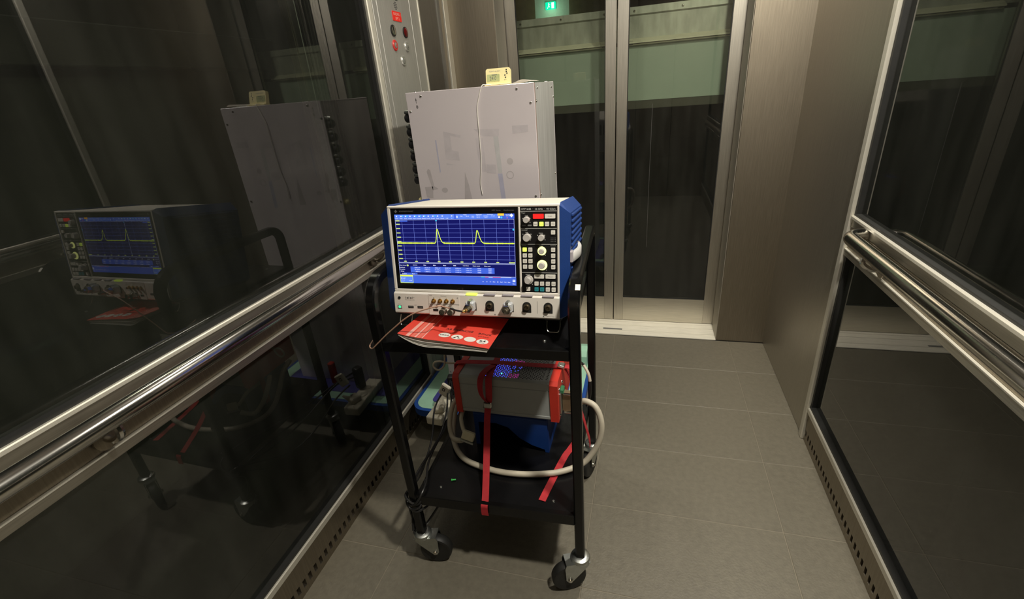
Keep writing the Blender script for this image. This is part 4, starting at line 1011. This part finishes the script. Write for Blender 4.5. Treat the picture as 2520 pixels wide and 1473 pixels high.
# ------------------------------------------------------------------ white cabinet on the trolley
QX0, QX1, QY0, QY1, QZ0, QZ1 = -.7925, -.350, 1.56, 1.885, PZ + .002, 1.3555
wc = wthing('white_cabinet', 'tall white acrylic cabinet standing on the trolley behind the oscilloscope', 'cabinet', ((QX0 + QX1) / 2, 1.7, QZ0))
b = NB(); box(b, QX0, QX1, QY0 + .0005, QY0 + .006, QZ0, QZ1, .0008); fp = obj('front_panel', b, white_acryl, wc)
b = NB(); box(b, QX0 + .012, QX0 + .018, QY0 + .007, QY1, QZ0, QZ1 - .004, .0008); obj('side_panel', b, white_acryl, wc)
b = NB(); box(b, QX1 - .006, QX1, QY0 + .010, QY1, QZ0, QZ1 - .001, .0008); rsd = obj('side_panel', b, film, wc); rsd['label'] = 'right side panel under a hazy bluish protective film'
b = NB(); box(b, QX0 + .012, QX1, QY1 + .001, QY1 + .007, QZ0, QZ1, .0008); obj('back_panel', b, white_acryl, wc)
b = NB(); box(b, QX0 + .012, QX1 - .006, QY0 + .007, QY1, QZ1 - .007, QZ1 - .001, .0008); tpn = obj('top_panel', b, white_acryl, wc)
b = NB(); box(b, QX1 - .003, QX1 + .001, QY0 + .0062, QY0 + .0098, QZ0, QZ1 - .001); obj('panel_gap', b, mat('bare_edge', S(150, 125, 112), .6), wc)
for x, z in ((-.737, 1.342), (-.782, 1.297), (-.406, 1.341), (-.363, 1.298), (-.784, .996), (-.363, 1.003), (-.784, .55), (-.784, .25)):
    b = NB(); screw(b, (x, QY0, z), (0, -1, 0), .0042, .003); obj('screw', b, chrome, fp, True)
for y, z in ((1.603, 1.346 - .006), (1.580, 1.301), (1.846, 1.344 - .006), (1.877, 1.304), (1.580, 1.003), (1.859, 1.027)):
    b = NB(); screw(b, (QX1, y, z), (1, 0, 0), .0042, .003); obj('screw', b, chrome, rsd, True)
for x, y in ((-.762, 1.575), (-.735, 1.578), (-.372, 1.60), (-.362, 1.80), (-.368, 1.86)):
    b = NB(); screw(b, (x, y, QZ1 - .001), (0, 0, 1), .0042, .0035); obj('screw', b, chrome, tpn, True)
for k, z in enumerate((1.282, 1.236, 1.195, 1.153, 1.110, 1.071)):
    c = (QX0 + .012, 1.580, z - .006)
    b = NB(); lathe(b, [(.016, 0), (.016, .012), (.0145, .014), (.0145, .030), (.011, .034), (.009, .026)], c, (-1, 0, 0), 24); gl_ = obj('cable_gland', b, black_plastic, wc, True)
    b = NB(); lathe(b, [(.0075, .0), (.0075, .026), (.005, .032), (0, .032)], (c[0], c[1] - .006, c[2] + .019), (-1, 0, 0), 14); obj('gland_nut', b, zinc, gl_, True)
b = NB(); lathe(b, [(.011, 0), (.011, .024), (.007, .030), (0, .030)], (QX0 + .012, 1.578, .992), (-1, 0, 0), 18); obj('knob', b, cream_plastic, wc, True)
def FQ(d): return lambda x, z: (x, QY0 + .0005 - d, z)
b = NB(); plate(b, [(-.7585, 1.330), (-.7545, 1.330), (-.7565, 1.339)], FQ(.0004)); rect(b, -.7571, -.7560, 1.321, 1.331, FQ(.0004))
pl = disc(-.7555, 1.310, .0034, 14, .0055); pi = disc(-.7555, 1.310, .0022, 14, .0040)
ringplate(b, pl, pi, FQ(.0004), FQ(.0003)); rect(b, -.7578, -.7532, 1.3094, 1.3104, FQ(.0004)); rect(b, -.7560, -.7551, 1.308, 1.314, FQ(.0004)); obj('ink_mark', b, print_black, fp)
def marks(bm, polys): bm.extend(polys)
def faint(polys, m):  # faint reflections and stains on the acrylic, painted as thin tinted plates
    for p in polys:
        bm = NB(); plate(bm, p, FQ(.00025)); obj('reflection_mark', bm, m, fp)
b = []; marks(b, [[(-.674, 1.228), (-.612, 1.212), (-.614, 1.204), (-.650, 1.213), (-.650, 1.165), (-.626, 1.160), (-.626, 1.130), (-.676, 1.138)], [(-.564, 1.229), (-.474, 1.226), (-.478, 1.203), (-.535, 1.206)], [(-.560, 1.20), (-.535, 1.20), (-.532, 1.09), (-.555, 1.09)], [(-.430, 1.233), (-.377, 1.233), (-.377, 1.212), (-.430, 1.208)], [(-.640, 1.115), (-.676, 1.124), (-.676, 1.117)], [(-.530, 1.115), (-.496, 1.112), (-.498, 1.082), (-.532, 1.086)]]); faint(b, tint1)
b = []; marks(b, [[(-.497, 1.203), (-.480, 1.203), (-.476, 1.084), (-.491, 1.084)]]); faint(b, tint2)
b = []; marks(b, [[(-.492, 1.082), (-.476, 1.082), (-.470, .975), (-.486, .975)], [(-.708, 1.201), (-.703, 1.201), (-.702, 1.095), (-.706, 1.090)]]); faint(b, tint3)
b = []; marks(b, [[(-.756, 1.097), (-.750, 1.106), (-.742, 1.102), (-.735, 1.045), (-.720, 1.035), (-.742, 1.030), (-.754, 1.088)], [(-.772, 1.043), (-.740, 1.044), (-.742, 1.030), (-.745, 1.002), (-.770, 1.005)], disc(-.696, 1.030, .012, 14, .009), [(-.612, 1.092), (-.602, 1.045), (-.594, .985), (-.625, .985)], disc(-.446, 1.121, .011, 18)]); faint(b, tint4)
b = NB(); ringplate(b, disc(-.449, 1.076, .0135, 20), disc(-.449, 1.076, .0105, 20), FQ(.00025), FQ(.0001)); obj('reflection_ring', b, tint4, fp)  # ring mark, likewise a reflection painted onto the panel

# ------------------------------------------------------------------ thermometer and sheet on the cabinet
ck = wthing('digital_thermometer', 'small cream digital thermometer leaning on top of the white cabinet', 'thermometer', (-.47, 1.64, QZ1))
CKM = Matrix.Translation((-.482, 1.620, QZ1 + .001)) @ Matrix.Rotation(math.radians(4), 4, 'Z') @ Matrix.Rotation(math.radians(-14), 4, 'X')
fk_ = lambda d: (lambda x, z: CKM @ Vector((x, -d, z)))
b = NB(); pf = rrect(-.041, .043, .001, .049, .007, 5); pf = [(x - .05 * (0.05 - z) * (-1 if x < 0 else 0), z) for x, z in pf]
prism(b, rrect(-.040, .042, .001, .050, .007, 5), fk_(-.008), fk_(.007)); by = obj('case', b, cream_plastic, ck, True)
b = NB(); prism(b, rrect(-.036, .006, .010, .032, .002, 3), fk_(.006), fk_(.0076)); lc = obj('lcd', b, lcd_m, by)
b = NB(); rect(b, -.020, -.002, .0292, .0310, fk_(.0080)); put_text(b, '24.0', fk_(.0080), -.016, .020, .022, .012); obj('digits', b, print_dim, lc)
b = NB(); put_text(b, 'TEMP ALERT', fk_(.0074), -.010, .041, .038, .0036); obj('lettering', b, smoke_grey, by)
b = NB()
for x, z in ((.029, .043), (.029, .037), (.031, .032), (.024, .027), (.026, .020), (.022, .013), (.027, .013)): plate(b, disc(x, z, .0022 if z > .018 else .0009, 10), fk_(.0074))
obj('key_prints', b, print_black, by)
b = NB(); box(b, -.042, .044, -.012, .016, -.001, .004, .0012, M=Matrix.Translation((-.482, 1.612, QZ1 + .001)) @ Matrix.Rotation(math.radians(4), 4, 'Z')); obj('stand', b, cream_plastic, ck)
b = NB(); tube(b, cat([(-.500, 1.606, QZ1 + .004), (-.512, 1.575, QZ1 + .0045), (-.520, 1.558, QZ1 + .0015), (-.533, 1.5570, 1.324), (-.542, 1.5570, 1.288), (-.544, 1.5570, 1.20), (-.547, 1.5570, 1.121), (-.557, 1.5570, 1.053), (-.554, 1.5565, 1.013)], 7), .0013, 6); obj('probe_wire', b, paper, ck, True)
b = NB()
V = []
for i in range(13):
    for j in range(5):
        x = -.475 + .108 * i / 12; y = 1.575 + .15 * j / 4
        V.append(b.verts.new((x, y - .004 * math.sin(i / 12 * 3), QZ1 + .0012 + .010 * math.exp(-((i - 9.5) / 2.6) ** 2) * (1 - .3 * j / 4))))
for i in range(12):
    for j in range(4): b.faces.new((V[i * 5 + j], V[(i + 1) * 5 + j], V[(i + 1) * 5 + j + 1], V[i * 5 + j + 1]))
bmesh.ops.solidify(b, geom=b.faces[:], thickness=.0006)
tag(obj('paper_sheet', b, paper, None, True), 'curled white paper sheet lying on top of the white cabinet', 'paper')

# ------------------------------------------------------------------ power strip on the trolley
ps = wthing('power_strip', 'white power strip with plugs lying over the front edge of the trolley', 'power strip', (-.775, 1.44, PZ))
PM = Matrix.Translation((-.768, 1.432, PZ + .002)) @ Matrix.Rotation(math.radians(-3), 4, 'Z')
b = NB(); box(b, -.034, .034, -.105, .115, 0, .038, .006, 2, M=PM); obj('body', b, plug_white, ps)
for k, y in enumerate((-.005, .055)):
    b = NB(); lathe(b, [(.024, .038), (.024, .0395), (.021, .040)], PM @ Vector((0, y, 0)), (0, 0, 1), 20); so = obj('outlet', b, plug_white, ps, True)
pw = wthing('mains_plug', 'rounded white mains plug on the front end of the power strip', 'plug', (-.765, 1.375, PZ + .042))
M = Matrix.Translation((-.765, 1.378, PZ + .041)) @ Matrix.Rotation(math.radians(20), 4, 'Z')
b = NB(); box(b, -.023, .023, -.026, .022, 0, .026, .009, 3, M=M); obj('plug_body', b, plug_white, pw, True)
b = NB(); lathe(b, [(.010, 0), (.009, .012), (.005, .030), (.004, .034)], M @ Vector((.005, -.020, .018)), M.to_3x3() @ Vector((.3, -.4, .5)), 12); obj('cord_grip', b, plug_white, pw, True)
wa = wthing('plug_adapter', 'small white adapter with black square print standing on the power strip', 'adapter', (-.735, 1.41, .26))
M = Matrix.Translation((-.728, 1.375, .293)) @ Matrix.Rotation(math.radians(-8), 4, 'Z') @ Matrix.Rotation(math.radians(28), 4, 'Y')
b = NB(); box(b, -.020, .020, -.008, .008, -.028, .028, .004, M=M); obj('body', b, plug_white, wa)
b = NB(); plate(b, [(-.009, -.001), (.003, -.001), (.003, .014), (-.009, .014)], lambda x, z: M @ Vector((x, -.0086, z))); pq = obj('print', b, print_black, wa)
b = NB(); plate(b, [(-.006, .003), (.000, .003), (.000, .010), (-.006, .010)], lambda x, z: M @ Vector((x, -.0090, z))); obj('print_window', b, plug_white, pq)
bpq = wthing('mains_plug', 'black mains plug standing behind the white adapter on the power strip', 'plug', (-.738, 1.47, .192))
M = Matrix.Translation((-.738, 1.470, .192)) @ Matrix.Rotation(math.radians(15), 4, 'Z')
b = NB(); box(b, -.018, .016, -.018, .018, 0, .105, .008, 2, M=M); obj('plug_body', b, black_plastic, bpq, True)
b = NB(); box(b, -.012, .010, -.0195, -.017, .02, .09, .001, M=M); obj('grip_face', b, black_paint, bpq)
b = NB(); box(b, -.688, -.664, 1.385, 1.41, .26, .36, .004); tag(obj('plastic_clip', b, red_cap), 'small red plastic clip hanging between power strip and grey unit', 'clip')
